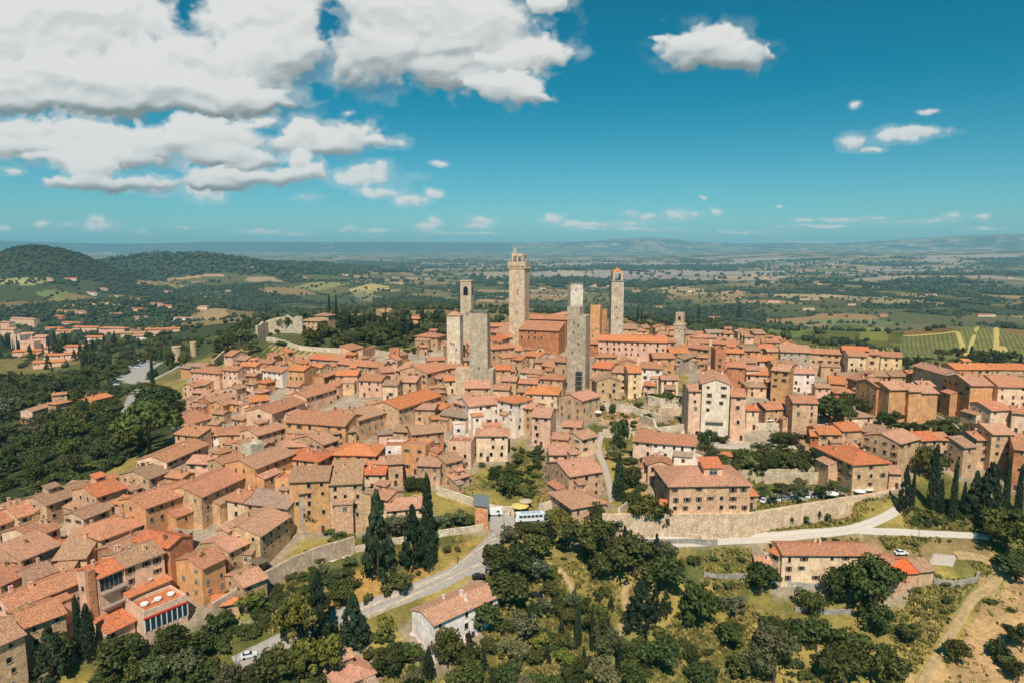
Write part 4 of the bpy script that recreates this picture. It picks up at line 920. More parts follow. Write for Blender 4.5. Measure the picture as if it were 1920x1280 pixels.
def scatter(s, n, mixs, hr, gap, px=True):
    P = poly_at(s); xs = [p[0] for p in P]; ys = [p[1] for p in P]; m = 0
    for k in range(n * 30):
        x, y = random.uniform(min(xs), max(xs)), random.uniform(min(ys), max(ys))
        if not inpoly(np.array([x]), np.array([y]), P)[0]: continue
        kd = random.choice(mixs); h = random.uniform(*hr); w = h * {'D': 1.0, 'O': 1.05, 'Y': .9, 'S': 1.3, 'C': .24, 'K': .45, 'P': 1}[kd] * random.uniform(.85, 1.15)
        if kd == 'S': h *= .5; w *= .5
        if not free(x, y, w * .38) or not road_clear(x, y, w * .4): continue
        if any(abs(x - a) < (w / 2 + c) * gap and abs(y - b) < (w / 2 + c) * gap for a, b, c in TREES): continue
        if kd == 'C': h *= 1.3
        tree3(kd, x, y, h, w); m += 1
        if m >= n: break
    return m
sc = [scatter('0 700|60 720|215 700|225 745|330 762|345 800|270 850|200 885|60 935|0 960|-40 960|-40 720', 105, 'DDDDDKO', (9, 15), .5),
 scatter('890 1020|1000 995|1120 1000|1262 1020|1270 1100|1250 1180|1240 1290|700 1290|740 1230|880 1200|940 1120|890 1070', 84, 'DDDDDOKOYS', (5, 11), .6),
 scatter('180 1290|190 1250|400 1205|470 1225|560 1210|660 1180|760 1200|700 1290', 40, 'DDOYYOS', (6, 11), .55),
 scatter('380 1190|420 1150|560 1080|660 1060|650 1110|600 1150|470 1215', 34, 'SSSDO', (3.5, 7), .8),
 scatter('1270 1110|1400 1150|1500 1170|1640 1210|1680 1290|1270 1290', 34, 'DDDOS', (5, 9), .85),
 scatter('1315 862|1560 855|1570 888|1400 892|1320 885', 22, 'DDDO', (5, 9), .6),
 scatter('1530 740|1600 765|1640 790|1560 800|1530 780', 6, 'D', (6, 10), .7),
 scatter('1660 782|1840 808|1830 835|1700 805|1650 800', 22, 'DDDDOS', (4, 8), .62),
 scatter('430 640|480 624|560 612|640 606|720 605|800 607|835 612|835 645|700 657|600 655|500 650|440 690|400 685', 90, 'DDDOKK', (9, 14), .5),
 scatter('895 850|1010 835|1020 870|1000 935|915 915', 24, 'DDOSSS', (3, 7), .7),
 scatter('330 690|440 620|480 600|400 640|300 660|280 650', 26, 'DDDY', (8, 13), .62),
 scatter('0 650|70 700|215 690|225 650|170 640|0 640', 40, 'KKKCD', (13, 19), .55),
 scatter('170 630|330 640|330 680|230 680|180 690', 30, 'OOYDK', (9, 13), .5),
 scatter('1140 830|1180 850|1200 900|1230 950|1180 960|1150 900', 16, 'DSSO', (4, 8), .7),
 scatter('1420 925|1600 915|1660 915|1600 928|1420 955', 12, 'OOD', (4, 6), .9),
 scatter('1670 955|1870 960|1870 995|1700 985', 26, 'SSDS', (4, 8), .7),
 scatter('1650 690|1900 660|1920 690|1790 695|1680 705', 20, 'DDK', (8, 12), .7),
 scatter('1190 600|1300 600|1480 640|1300 645|1200 630', 26, 'OODC', (8, 12), .6),
 scatter('1530 700|1680 700|1700 690|1560 685', 10, 'DDC', (5, 8), .6),
 scatter('710 655|830 650|830 660|720 672', 10, 'DS', (4, 7), .7),
 scatter('1820 1040|1920 1050|1920 1290|1760 1290|1850 1120', 6, 'SSD', (3, 6), 1.6)]
print('scattered', sc, 'trees', len(TREES))

scatter('1440 1012|1600 1008|1850 1012|1880 1050|1700 1036|1440 1034', 12, 'S', (2.5, 5), .9)
scatter('1700 1095|1830 1100|1780 1180|1700 1270|1650 1210|1640 1130', 7, 'SSD', (3, 5), 1.1)
scatter('1270 1040|1440 1050|1440 1110|1280 1110', 10, 'SDO', (3, 6), 1.2)
scatter('1120 772|1225 776|1228 800|1120 792', 12, 'SDS', (3, 5), .8)
scatter('700 1060|860 1030|900 1020|860 1060|760 1100|640 1150', 12, 'SSD', (2, 4.5), .9)
tree('D', 318, 694, 655, 22); tree('D', 350, 692, 656, 20)
# ------------------------------------------------------------------ patchwork of fields, read by the ground and by the hedgerow woods
CS = 215.0
def cells(x, y):
    """nearest and second nearest field centre on a jittered grid that widens with distance"""
    r = np.hypot(x, y); wx = (fbm(x / 260, y / 260, 61, 3) - .45) * 150; wy = (fbm(x / 260, y / 260, 67, 3) - .45) * 150
    X, Y = (x + wx) / CS, (y + wy) / CS
    xi, yi = np.floor(X).astype(np.int64), np.floor(Y).astype(np.int64)
    b1 = np.full(x.shape, 9e9); b2 = b1.copy(); ii = np.zeros(x.shape, np.int64); jj = ii.copy()
    for a in (-1, 0, 1):
        for b in (-1, 0, 1):
            i, j = xi + a, yi + b; cx, cy = i + .1 + .8 * hsh(i, j, 71), j + .1 + .8 * hsh(i, j, 73)
            d = np.hypot(X - cx, (Y - cy) * 1.15); m = d < b1
            b2 = np.where(m, b1, np.minimum(b2, d)); ii = np.where(m, i, ii); jj = np.where(m, j, jj); b1 = np.where(m, d, b1)
    return ii, jj, (b2 - b1) * CS
FOREST_SHADE = [[hit(*map(float, q.split()))[:2] for q in s.split('|')] for s in ('-40 486|60 478|180 480|300 498|420 512|300 524|0 526|-40 526', '470 498|560 492|660 502|700 512|600 516|480 510', '700 560|800 556|870 566|850 580|740 584', '1150 548|1250 556|1240 572|1160 566')]  # extra woods; over the left hills their dark colour stands in for cloud shadow
def clayf(x, y):
    r = np.hypot(x, y); return sst(.47, .56, fbm(x / 900, y / 420, 111, 4)) * sst(3800, 5500, r) * (1 - sst(11000, 13000, r)) * sst(-.25, .1, x / (r + 1))
def wood(x, y):      # wooded where positive
    r = np.hypot(x, y)
    n = fbm(x / 520, y / 520, 81, 4) + .16 * (fbm(x / 90, y / 90, 83, 2) - .4)
    left = sst(-75, 20, zfar(x, y)) * sst(1300, 2200, r) * (x < 0) * .34
    inf = np.zeros(np.shape(x))
    for P in FOREST_SHADE: inf = np.maximum(inf, inpoly(x, y, P) * .35)
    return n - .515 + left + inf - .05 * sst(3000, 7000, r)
FC = np.array([(.13, .14, .045), (.10, .115, .04), (.21, .18, .06), (.46, .31, .15), (.17, .16, .055), (.075, .095, .035), (.30, .24, .10), (.52, .38, .22), (.11, .125, .045), (.25, .21, .085), (.40, .25, .11)])
# the far-off woods and hedgerows: one mass of small crowns
def masses(name, label, r0, r1, n, sz, seed, near=False):
    r = np.random.RandomState(seed); th = r.uniform(-.80, .80, n); R = np.sqrt(r.uniform(r0 ** 2, r1 ** 2, n)); x, y = R * np.sin(th), R * np.cos(th)
    i, j, e = cells(x, y); wv = wood(x, y)
    keep = (wv > 0) | ((e < 9) & (hsh(i, j, 90) < .6)) | (r.rand(n) < .03)
    pz = Z(x, y)
    pxx = 960 + FPX * x / (y * cP + (H - pz) * sP)
    keep &= ~inpoly(x, y, VIN)
    keep &= (clayf(x, y) < .3) | (r.rand(n) < .08)
    if near:
        keep &= ~inpoly(x, y, TOWN) & np.array([free(a, b, 6) for a, b in zip(x, y)])
        keep &= ((R > 560) | (np.abs(pxx - 1100) > 2000))
    x, y, pz, wv = x[keep], y[keep], pz[keep], wv[keep]; m = len(x)
    ph = (1 + 5 ** .5) / 2
    iv = np.array([(-1, ph, 0), (1, ph, 0), (-1, -ph, 0), (1, -ph, 0), (0, -1, ph), (0, 1, ph), (0, -1, -ph), (0, 1, -ph), (ph, 0, -1), (ph, 0, 1), (-ph, 0, -1), (-ph, 0, 1)], float) / 1.902
    fi = np.array([(0, 11, 5), (0, 5, 1), (0, 1, 7), (0, 7, 10), (0, 10, 11), (1, 5, 9), (5, 11, 4), (11, 10, 2), (10, 7, 6), (7, 1, 8), (3, 9, 4), (3, 4, 2), (3, 2, 6), (3, 6, 8), (3, 8, 9), (4, 9, 5), (2, 4, 11), (6, 2, 10), (8, 6, 7), (9, 8, 1)])
    s = r.uniform(*sz, m)
    v = iv[None] * (s[:, None, None] * r.uniform(.7, 1.3, (m, 12, 1))) * np.array([1, 1, .85]); cyp = r.rand(m) < .10
    v[cyp] *= np.array([.4, .4, 1.7])
    a = r.uniform(0, 6.28, m); ca, sa = np.cos(a)[:, None], np.sin(a)[:, None]
    vx = v[..., 0] * ca - v[..., 1] * sa; vy = v[..., 0] * sa + v[..., 1] * ca
    V = np.stack([vx + x[:, None], vy + y[:, None], v[..., 2] + pz[:, None] + s[:, None] * .55], -1).reshape(-1, 3)
    F = (fi[None] + (np.arange(m) * 12)[:, None, None]).reshape(-1, 3)
    me = bpy.data.meshes.new(name); me.vertices.add(len(V)); me.vertices.foreach_set('co', V.ravel()); me.loops.add(F.size); me.loops.foreach_set('vertex_index', F.ravel())
    me.polygons.add(len(F)); me.polygons.foreach_set('loop_start', np.arange(0, F.size, 3)); me.polygons.foreach_set('loop_total', np.full(len(F), 3)); me.update(calc_edges=True)
    lv = np.repeat(np.clip(r.rand(m) * .8, 0, 1), 20) + r.rand(len(F)) * .2
    at = me.attributes.new('lv', 'FLOAT', 'FACE'); at.data.foreach_set('value', lv.astype('f')); me.materials.append(MT['wood'])
    o = link(name, me); o['kind'] = 'stuff'; o['label'] = label; o['category'] = 'woods'
    print(name, m)
def understory(name, label, polys, seed, mk='leaf'):
    r = np.random.RandomState(seed); Vs, Ls = [], []
    for s, n, hr in polys:
        P = poly_at(s); xs = [p[0] for p in P]; ys = [p[1] for p in P]; m = 0
        for k in range(n * 6):
            if m >= n: break
            x, y = r.uniform(min(xs), max(xs)), r.uniform(min(ys), max(ys))
            if not inpoly(np.array([x]), np.array([y]), P)[0] or not free(x, y, 1.5) or not road_clear(x, y, 1.5): continue
            kd = 'D' if r.rand() < .5 else 'S'; me = TT[kd][r.randint(3)][0]; co = np.empty(len(me.vertices) * 3, 'f'); me.vertices.foreach_get('co', co); co = co.reshape(-1, 4, 3)[::2 if kd == 'D' else 1]
            lv = np.empty(len(me.polygons), 'f'); me.attributes['lv'].data.foreach_get('value', lv); lv = lv[::2 if kd == 'D' else 1]
            h = r.uniform(*hr); w = h * r.uniform(1.1, 1.6); a = r.uniform(0, 6.28); dk = r.uniform(-.25, .25)
            if kd == 'S': h *= .8
            X = co[..., 0] * w; Y = co[..., 1] * w; Vs.append(np.stack([X * math.cos(a) - Y * math.sin(a) + x, X * math.sin(a) + Y * math.cos(a) + y, (co[..., 2] - (.2 if kd == 'D' else 0)) * h + z1(x, y)], -1)); Ls.append(np.clip(lv + dk, 0, 1)); m += 1
    V = np.concatenate(Vs).reshape(-1, 3); n = len(V) // 4; me = bpy.data.meshes.new(name); me.vertices.add(4 * n); me.vertices.foreach_set('co', V.ravel()); me.loops.add(4 * n); me.loops.foreach_set('vertex_index', np.arange(4 * n))
    me.polygons.add(n); me.polygons.foreach_set('loop_start', np.arange(0, 4 * n, 4)); me.polygons.foreach_set('loop_total', np.full(n, 4)); me.update(calc_edges=True)
    at = me.attributes.new('lv', 'FLOAT', 'FACE'); at.data.foreach_set('value', np.concatenate(Ls)); me.materials.append(MT[mk]); o = link(name, me); o['kind'] = 'stuff'; o['label'] = label; o['category'] = 'undergrowth'; print(name, n)
understory('wood_undergrowth', 'dense bushes and saplings filling the wood on the left slope', [('-40 700|60 720|215 700|225 745|330 762|345 800|270 850|200 885|60 935|0 960|-40 970', 330, (4, 8)), ('0 640|225 640|330 640|330 690|215 700|0 700', 110, (5, 8)), ('330 690|440 620|480 600|400 640|300 660|280 650', 50, (4, 7)), ('430 640|480 624|560 612|640 606|720 605|800 607|835 612|835 645|700 657|600 655|500 650|440 690|400 685', 130, (4, 8))], 3)
understory('grove_undergrowth', 'bushes and brambles growing between the trees of the lower slope', [('890 1020|1000 995|1120 1000|1262 1020|1270 1100|1250 1180|1240 1290|700 1290|740 1230|880 1200|940 1120|890 1070', 50, (1.2, 3)), ('180 1290|190 1250|400 1205|470 1225|560 1210|660 1180|760 1200|700 1290', 80, (2, 4.5)), ('380 1190|420 1150|560 1080|660 1060|650 1110|600 1150|470 1215', 60, (1.5, 3.5)), ('1270 1110|1400 1150|1500 1170|1640 1210|1680 1290|1270 1290', 30, (1.2, 3)), ('1315 862|1560 855|1570 888|1400 892|1320 885', 30, (2, 4)), ('1660 782|1840 808|1830 835|1700 805|1650 800', 30, (2, 4)), ('895 850|1010 835|1020 870|1000 935|915 915', 30, (1.5, 3)), ('1140 830|1180 850|1200 900|1230 950|1180 960|1150 900', 22, (1.5, 3)), ('1670 955|1870 960|1870 995|1700 985', 40, (1.5, 3)), ('1190 600|1300 600|1480 640|1300 645|1200 630', 40, (4, 7)), ('1640 692|1900 664|1920 690|1790 695|1680 705', 40, (3, 6))], 4)
def tufts(name, label, polys, seed):
    r = np.random.RandomState(seed); P3, W_ = [], []
    for s, n, hh in polys:
        P = poly_at(s); xs = [p[0] for p in P]; ys = [p[1] for p in P]; x, y = r.uniform(min(xs), max(xs), n * 3), r.uniform(min(ys), max(ys), n * 3)
        k = inpoly(x, y, P) & (fbm(x / 9, y / 9, 55, 3) > .42); x, y = x[k][:n], y[k][:n]
        k = np.array([free(a, b, .6) and road_clear(a, b, .3) for a, b in zip(x, y)]); x, y = x[k], y[k]; P3.append(np.stack([x, y, Z(x, y)], 1)); W_.append(r.uniform(.5, 1.3, len(x)) * hh)
    p = np.repeat(np.concatenate(P3), 3, 0); w = np.repeat(np.concatenate(W_), 3); n = len(p); a = r.uniform(0, PI, n); dx, dy = np.cos(a) * w * .8, np.sin(a) * w * .8; lx, ly = r.normal(size=n) * .3 * w, r.normal(size=n) * .3 * w
    V = np.stack([p + np.stack([-dx, -dy, -.1 + a * 0], 1), p + np.stack([dx, dy, -.1 + a * 0], 1), p + np.stack([dx * .6 + lx, dy * .6 + ly, w], 1), p + np.stack([-dx * .7 + lx, -dy * .7 + ly, w * .8], 1)], 1).reshape(-1, 3)
    me = bpy.data.meshes.new(name); me.vertices.add(4 * n); me.vertices.foreach_set('co', V.ravel()); me.loops.add(4 * n); me.loops.foreach_set('vertex_index', np.arange(4 * n)); me.polygons.add(n)
    me.polygons.foreach_set('loop_start', np.arange(0, 4 * n, 4)); me.polygons.foreach_set('loop_total', np.full(n, 4)); me.update(calc_edges=True)
    at = me.attributes.new('lv', 'FLOAT', 'FACE'); at.data.foreach_set('value', np.clip(np.repeat(r.rand(n // 3), 3) + r.rand(n) * .2, 0, 1).astype('f')); me.materials.append(m_leaf('rough_grass', (.09, .10, .022), (.42, .32, .10)))
    o = link(name, me); o['kind'] = 'stuff'; o['label'] = label; o['category'] = 'grass'; print(name, n)
tufts('rough_grass', 'rough dry grass and weeds on the slopes below the town', [('1180 1020|1450 1030|1850 1012|1890 1060|1840 1120|1760 1240|1700 1290|1180 1290', 7000, .7), ('380 1200|560 1080|700 1040|900 1005|870 1060|700 1130|480 1220|420 1260', 6500, .8), ('700 1290|740 1230|900 1190|940 1110|1000 1060|1180 1020|1180 1290', 4000, .9), ('1690 955|1870 962|1870 1000|1700 990', 1500, .9), ('1400 940|1680 930|1600 985|1420 995', 900, .6), ('1750 1290|1840 1120|1900 1060|1940 1060|1940 1290', 200, .6), ('820 900|1030 850|1040 950|900 960', 1200, .6), ('1120 740|1290 745|1290 800|1120 795', 900, .7)], 9)
VIN = poly_at('1668 690|1690 632|1791 619|1857 608|1880 618|1990 660|1990 705|1900 706')
MT['wood'] = m_leaf('far_foliage', (.010, .022, .010), (.068, .080, .028))
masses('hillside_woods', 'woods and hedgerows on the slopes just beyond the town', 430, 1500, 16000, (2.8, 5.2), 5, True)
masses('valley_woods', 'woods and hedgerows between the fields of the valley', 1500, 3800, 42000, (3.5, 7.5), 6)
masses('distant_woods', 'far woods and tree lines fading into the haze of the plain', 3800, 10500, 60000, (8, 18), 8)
# ------------------------------------------------------------------ ground: one sheet out to the mountains
nr, nc = 930, 880
rr = np.geomspace(95, 28500, nr); tt = np.linspace(-.86, .86, nc)
Rg, Tg = np.meshgrid(rr, tt, indexing='ij'); gx, gy = (Rg * np.sin(Tg)).ravel(), (Rg * np.cos(Tg)).ravel()
gz = Z(gx, gy)
i_, j_, ee = cells(gx, gy); k_ = (hsh(i_, j_, 101) * 10.999).astype(int); fc = FC[k_] * np.array((.80, .74, .70)) * (.85 + .3 * hsh(i_, j_, 103))[:, None]
r_ = np.hypot(gx, gy)
# pale eroded clay hills far off on the right
clay = clayf(gx, gy)
fc = fc * (1 - clay[:, None]) + np.array((.36, .28, .23)) * clay[:, None]
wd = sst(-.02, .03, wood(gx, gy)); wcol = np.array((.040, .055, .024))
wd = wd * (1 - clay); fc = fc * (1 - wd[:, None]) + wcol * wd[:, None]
hedge = (1 - sst(4, 10, ee)) * (r_ > 500); fc = fc * (1 - hedge[:, None] * .6) + wcol * hedge[:, None] * .6
# near ground: mown and dry grass, bare soil, paving between the houses
nearw = 1 - sst(430, 640, r_)
n1 = fbm(gx / 22, gy / 22, 121, 4); n2 = fbm(gx / 7, gy / 7, 125, 3)
gcol = np.array((.12, .118, .027))[None] * (1 - sst(.34, .6, n1))[:, None] + np.array((.34, .25, .07))[None] * sst(.34, .6, n1)[:, None]
gcol = gcol * (.75 + .5 * n2)[:, None]
def paint(s, c, soft=.0, z=None, w=1.0):
    global gcol
    P = poly_at(s, z); wob = (n2 - .45) * 5
    m = inpoly(gx + wob, gy + (n1 - .45) * 8, P) * w
    gcol = gcol * (1 - m[:, None]) + np.array(c)[None] * (.8 + .42 * n2)[:, None] * m[:, None]
mt = inpoly(gx, gy, TOWN); gcol[mt] = np.array((.44, .34, .25)) * (.8 + .4 * n2[mt])[:, None]
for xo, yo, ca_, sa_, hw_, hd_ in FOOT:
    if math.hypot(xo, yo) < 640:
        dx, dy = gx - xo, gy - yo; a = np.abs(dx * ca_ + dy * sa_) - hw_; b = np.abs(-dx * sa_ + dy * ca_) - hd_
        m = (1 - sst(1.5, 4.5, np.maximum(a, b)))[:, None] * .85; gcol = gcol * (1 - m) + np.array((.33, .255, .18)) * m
paint('-100 690|215 690|340 760|345 800|200 885|0 965|-100 1000', (.05, .058, .02)); paint('430 640|480 624|560 612|640 606|720 605|800 607|835 612|835 645|700 657|600 655|500 650|440 690|400 685', (.08, .085, .03)); paint('0 640|330 640|330 690|0 700', (.06, .066, .024))
paint('1110 735|1290 742|1290 800|1120 800', (.40, .29, .19)); paint('1400 690|1640 700|1640 800|1600 800|1290 770|1290 700', (.36, .28, .20)); paint('1380 735|1480 745|1480 765|1400 765', (.46, .37, .28))
paint('1745 1300|1800 1190|1835 1130|1880 1100|1885 1060|1990 1060|2100 1300', (.47, .285, .13))
paint('1680 1300|1700 1262|1760 1230|1800 1300', (.52, .33, .14))
paint('640 1080|700 1060|780 1060|860 1020|915 1010|860 1065|780 1100|700 1130|600 1165|560 1150|620 1110', (.42, .24, .07))
paint('560 1062|640 1045|760 1030|880 1010|860 1018|720 1045|600 1075', (.14, .14, .04))
paint('400 1180|470 1110|540 1088|600 1080|640 1080|560 1120|470 1165', (.20, .19, .05))
paint('820 1040|880 1020|910 1015|890 1035|830 1060|800 1080', (.30, .22, .06))
paint('1440 1010|1600 1006|1850 1012|1880 1060|1700 1040|1440 1036', (.26, .18, .075))
paint('1260 1035|1400 1040|1420 1080|1280 1085', (.11, .115, .035)); paint('1700 1090|1850 1090|1800 1140|1720 1150', (.20, .17, .05))
paint('1690 960|1860 965|1860 990|1720 985', (.30, .20, .085)); paint('1860 1035|1890 1060|1860 1110|1830 1120|1850 1060', (.36, .23, .10))
paint('500 648|620 655|700 668|600 672|520 665', (.45, .28, .14)); paint('395 690|450 650|470 660|440 690', (.28, .24, .07))
paint('1150 790|1230 790|1230 815|1130 820', (.52, .36, .25)); paint('1120 770|1230 775|1225 800|1120 790', (.50, .30, .18))
paint('1420 930|1580 915|1640 918|1500 940|1430 955', (.42, .34, .25), z=7.5); paint('1410 945|1510 938|1505 950|1405 965', (.06, .09, .03), z=7.5)
paint('1310 835|1560 835|1600 800|1600 780|1310 780', (.44, .34, .25)); paint('1020 900|1050 880|1080 950|1010 960', (.45, .25, .09))
paint('1080 1290|1120 1190|1190 1150|1240 1180|1180 1290', (.20, .18, .05)); paint('1150 1200|1165 1120|1180 1100|1185 1160|1170 1200', (.46, .33, .17))
paint('1700 700|1760 660|1830 645|1900 650|1990 690|1900 706', (.17, .16, .05)); paint('1500 640|1530 618|1620 612|1680 625|1680 640|1560 655', (.17, .15, .03)); paint('1690 612|1720 612|1790 628|1720 635', (.24, .12, .04))
vin = 1 - sst(640, 900, r_)
nearw = np.maximum(nearw, inpoly(gx, gy, poly_at('1480 660|1530 612|1640 606|1800 626|1880 640|2000 690|1900 712|1690 705')).astype(float))
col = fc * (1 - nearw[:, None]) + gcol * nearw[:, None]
pr_ = ((gx * cP * 0 + gx) / np.maximum(gy * cP + (H - gz) * sP, 1)) * FPX + 960
for s_, c_ in (('1232 548|1270 538|1320 542|1325 552|1280 556', (.44, .30, .13)), ('1336 556|1352 546|1390 543|1398 556|1378 566', (.46, .28, .14)), ('1412 552|1440 541|1470 543|1455 556', (.46, .27, .16)), ('1470 556|1520 546|1560 550|1530 560', (.38, .29, .13)),
        ('1640 566|1660 556|1720 553|1735 564|1700 570', (.48, .34, .17)), ('1350 520|1420 514|1470 518|1440 526', (.42, .27, .16)), ('1160 532|1135 540|1105 538|1140 524', (.48, .33, .21)), ('1025 508|1060 505|1110 516|1060 522', (.42, .33, .20)),
        ('650 545|700 532|730 538|700 550|670 552', (.44, .34, .13)), ('170 570|210 553|230 556|215 568|190 574', (.52, .38, .18)), ('95 575|100 560|170 562|165 574', (.30, .29, .09)), ('65 550|100 543|130 548|110 560|80 558', (.22, .24, .07)),
        ('545 540|600 528|660 532|600 545', (.26, .23, .09)), ('340 552|380 545|440 548|420 560|360 560', (.22, .20, .08)), ('1500 600|1640 600|1700 606|1640 612|1560 610', (.20, .21, .075)), ('1440 620|1500 612|1530 618|1500 632|1460 634', (.20, .24, .06)),
        ('1612 614|1668 618|1664 640|1612 636', (.32, .29, .05)), ('1690 620|1730 618|1770 634|1700 640', (.34, .17, .05)), ('1320 600|1380 604|1440 606|1400 596|1340 594', (.05, .08, .03)), ('0 522|40 520|95 524|60 536|0 534', (.34, .30, .12)), ('660 555|680 545|730 560|690 566', (.30, .26, .12))):
    P_ = [hit(*map(float, q.split()))[:2] for q in s_.split('|')]; m_ = inpoly(gx + (n1 - .45) * 20, gy + (n1 - .45) * 30, P_); col[m_] = np.array(c_) * (.85 + .3 * n1[m_])[:, None]
vv_ = inpoly(gx, gy, VIN); col[vv_] = np.array((.21, .19, .06)) * (.8 + .4 * n1[vv_])[:, None]
ang = hsh(i_, j_, 131) * PI; rowc = gx * np.cos(ang) + gy * np.sin(ang); rowa = ((hsh(i_, j_, 133) > .35) & (wd < .3) & (hedge < .5) & (clay < .3) & (r_ > 480)) * (1 - sst(2500, 4200, r_))
vy = vv_; rowc = np.where(vy, gx * .80 - gy * .45, rowc); rowa = np.where(vy, .6, rowa)
me = bpy.data.meshes.new('ground'); nv = nr * nc; V = np.stack([gx, gy, gz], 1)
me.vertices.add(nv); me.vertices.foreach_set('co', V.ravel())
a = (np.arange(nr - 1)[:, None] * nc + np.arange(nc - 1)[None]).ravel(); F = np.stack([a, a + 1, a + nc + 1, a + nc], 1)[:, ::-1]
me.loops.add(F.size); me.loops.foreach_set('vertex_index', F.ravel()); me.polygons.add(len(F))
me.polygons.foreach_set('loop_start', np.arange(0, F.size, 4)); me.polygons.foreach_set('loop_total', np.full(len(F), 4)); me.polygons.foreach_set('use_smooth', np.ones(len(F), bool)); me.update(calc_edges=True)
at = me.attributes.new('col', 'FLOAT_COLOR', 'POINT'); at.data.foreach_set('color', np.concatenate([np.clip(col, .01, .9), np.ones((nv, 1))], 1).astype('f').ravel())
at = me.attributes.new('rowc', 'FLOAT', 'POINT'); at.data.foreach_set('value', rowc.astype('f')); at = me.attributes.new('rowa', 'FLOAT', 'POINT'); at.data.foreach_set('value', rowa.astype('f'))
m, nt, b = mat('ground_cover', .95); geo = N(nt, 'ShaderNodeNewGeometry').outputs['Position']
ca = N(nt, 'ShaderNodeAttribute'); ca.attribute_name = 'col'; rc_ = N(nt, 'ShaderNodeAttribute'); rc_.attribute_name = 'rowc'; ra_ = N(nt, 'ShaderNodeAttribute'); ra_.attribute_name = 'rowa'
c = mix(nt, ca.outputs['Color'], ramp(nt, noise(nt, geo, .9, 5, .75), [(.3, .55), (.5, 1.0), (.72, 1.5)]), .8, 'MULTIPLY')
c = mix(nt, c, ramp(nt, noise(nt, geo, .12, 4, .7), [(.35, .7), (.65, 1.25)]), .8, 'MULTIPLY')
sn = mth(nt, 'SINE', mth(nt, 'MULTIPLY', rc_.outputs['Fac'], 2 * PI / 4.0))
st = mth(nt, 'MULTIPLY', ramp(nt, mth(nt, 'MULTIPLY_ADD', sn, .5, .5), [(.35, 0), (.6, 1)]), mth(nt, 'MULTIPLY', ra_.outputs['Fac'], .75))
c = mix(nt, c, (.045, .065, .022), st)
nt.links.new(c, b.inputs['Base Color']); bump(nt, b, noise(nt, geo, 1.2, 4, .8), .5, .6); me.materials.append(m)
ground = struct(link('ground', me))

# ------------------------------------------------------------------ vehicles
def car_meshes():
    def prof(pts, hw, m, tap=1.0):
        b = MB(); n = len(pts); zm = max(p[1] for p in pts)
        L = [(x, -hw * (1 - (1 - tap) * (z / zm)), z) for x, z in pts]; R = [(x, hw * (1 - (1 - tap) * (z / zm)), z) for x, z in pts]
        b.poly(L); b.poly(R[::-1])
        for i in range(n): b.poly([L[(i + 1) % n], L[i], R[i], R[(i + 1) % n]])
        return b.mesh(m[0], MT[m[1]])
    body = prof([(-2.1, .3), (2.1, .3), (2.15, .65), (1.9, .85), (.95, .95), (-1.75, .97), (-2.1, .85)], .88, ('body', 'paint'), .93)
    roof = prof([(-1.55, .98), (.85, .98), (.2, 1.42), (-1.15, 1.45)], .74, ('cabin', 'glass'), .8)
    top = MB(); top.box(-1.1, .15, -.62, .62, 1.44, 1.5); top = top.mesh('cabin_roof', MT['paint'])
    w = MB(); n = 12
    a = [(.32 * math.cos(2 * PI * k / n), -.1, .32 * math.sin(2 * PI * k / n)) for k in range(n)]; c = [(p[0], .1, p[2]) for p in a]
    w.poly(a); w.poly(c[::-1])
    for k in range(n): w.poly([a[(k + 1) % n], a[k], c[k], c[(k + 1) % n]])
    wh = w.mesh('wheel', MT['tyre'])
    l = MB(); l.box(2.02, 2.14, -.15, .15, -.06, .08); hl = l.mesh('headlight', MT['white'])
    return body, roof, top, wh, hl
CAR = car_meshes(); CN = dict(white=(.75, .75, .74), black=(.02, .02, .025), red=(.55, .03, .03), grey=(.22, .23, .24), silver=(.5, .5, .5), blue=(.05, .09, .2))
def car(px, py, ang, cn, label=None, desc=None, scale=1.0, dz=.35, group='parked cars'):
    g = hit(px, py); R = root('parked_car', 'car', (g[0], g[1], g[2] + dz), math.radians(ang), desc or f'{cn} car', group, label)
    for me, nm in ((CAR[0], 'body'), (CAR[1], 'cabin'), (CAR[2], 'cabin_roof')): link(nm, me, R, color=CN[cn])
    for x in (-1.3, 1.35):
        for y in (-.82, .82): link('wheel', CAR[3], R, (x, y, .32))
    for y in (-.6, .6): link('headlight', CAR[4], R, (0, y, .68))
    R.scale = (scale,) * 3; return R
car(467, 1233, 25, 'white', 'white car on the main road between trees at the bottom left')
car(898, 1086, 5, 'black', 'black car parked at the junction behind the pink house roof', dz=.6)
car(1689, 1040, 5, 'white', 'white car parked behind the vivid red barn roof')
car(247, 735, 55, 'red', 'red car driving down the valley road on the left')
car(262, 719, 60, 'grey', 'grey car following uphill of the red car on the valley road')
car(275, 708, 60, 'white', 'white car farthest up the valley road behind the grey car')
car(1425, 838, 0, 'white', 'white car parked below the upper retaining wall', dz=.2)
car(1443, 838, 5, 'black', 'dark car parked beside the white one below the upper retaining wall', dz=.2)
car(1005, 1118, 10, 'black', 'dark car half hidden under trees right of the pink house', dz=.1)
car(1012, 968, 20, 'silver', 'silver car behind the white coach with blue panels')
car(1030, 972, 20, 'blue', 'dark blue car right of the coach at the gate square')
car(1890, 1062, 80, 'grey', 'grey car beside dark trees near the dirt track bend', dz=.2)
cn = list(CN)
ci = 0
for rw, (xa, ya, xb, yb) in enumerate(((224, 712, 236, 694), (232, 706, 246, 688), (246, 688, 262, 676), (256, 690, 270, 680), (218, 722, 222, 712))):
    for k in range(5 if rw < 4 else 2):
        t = k / 4; car(xa + (xb - xa) * t, ya + (yb - ya) * t, 20 + random.uniform(-5, 5), random.choice(('white', 'silver', 'grey', 'black', 'blue', 'white')), group='cars in the left car park'); ci += 1
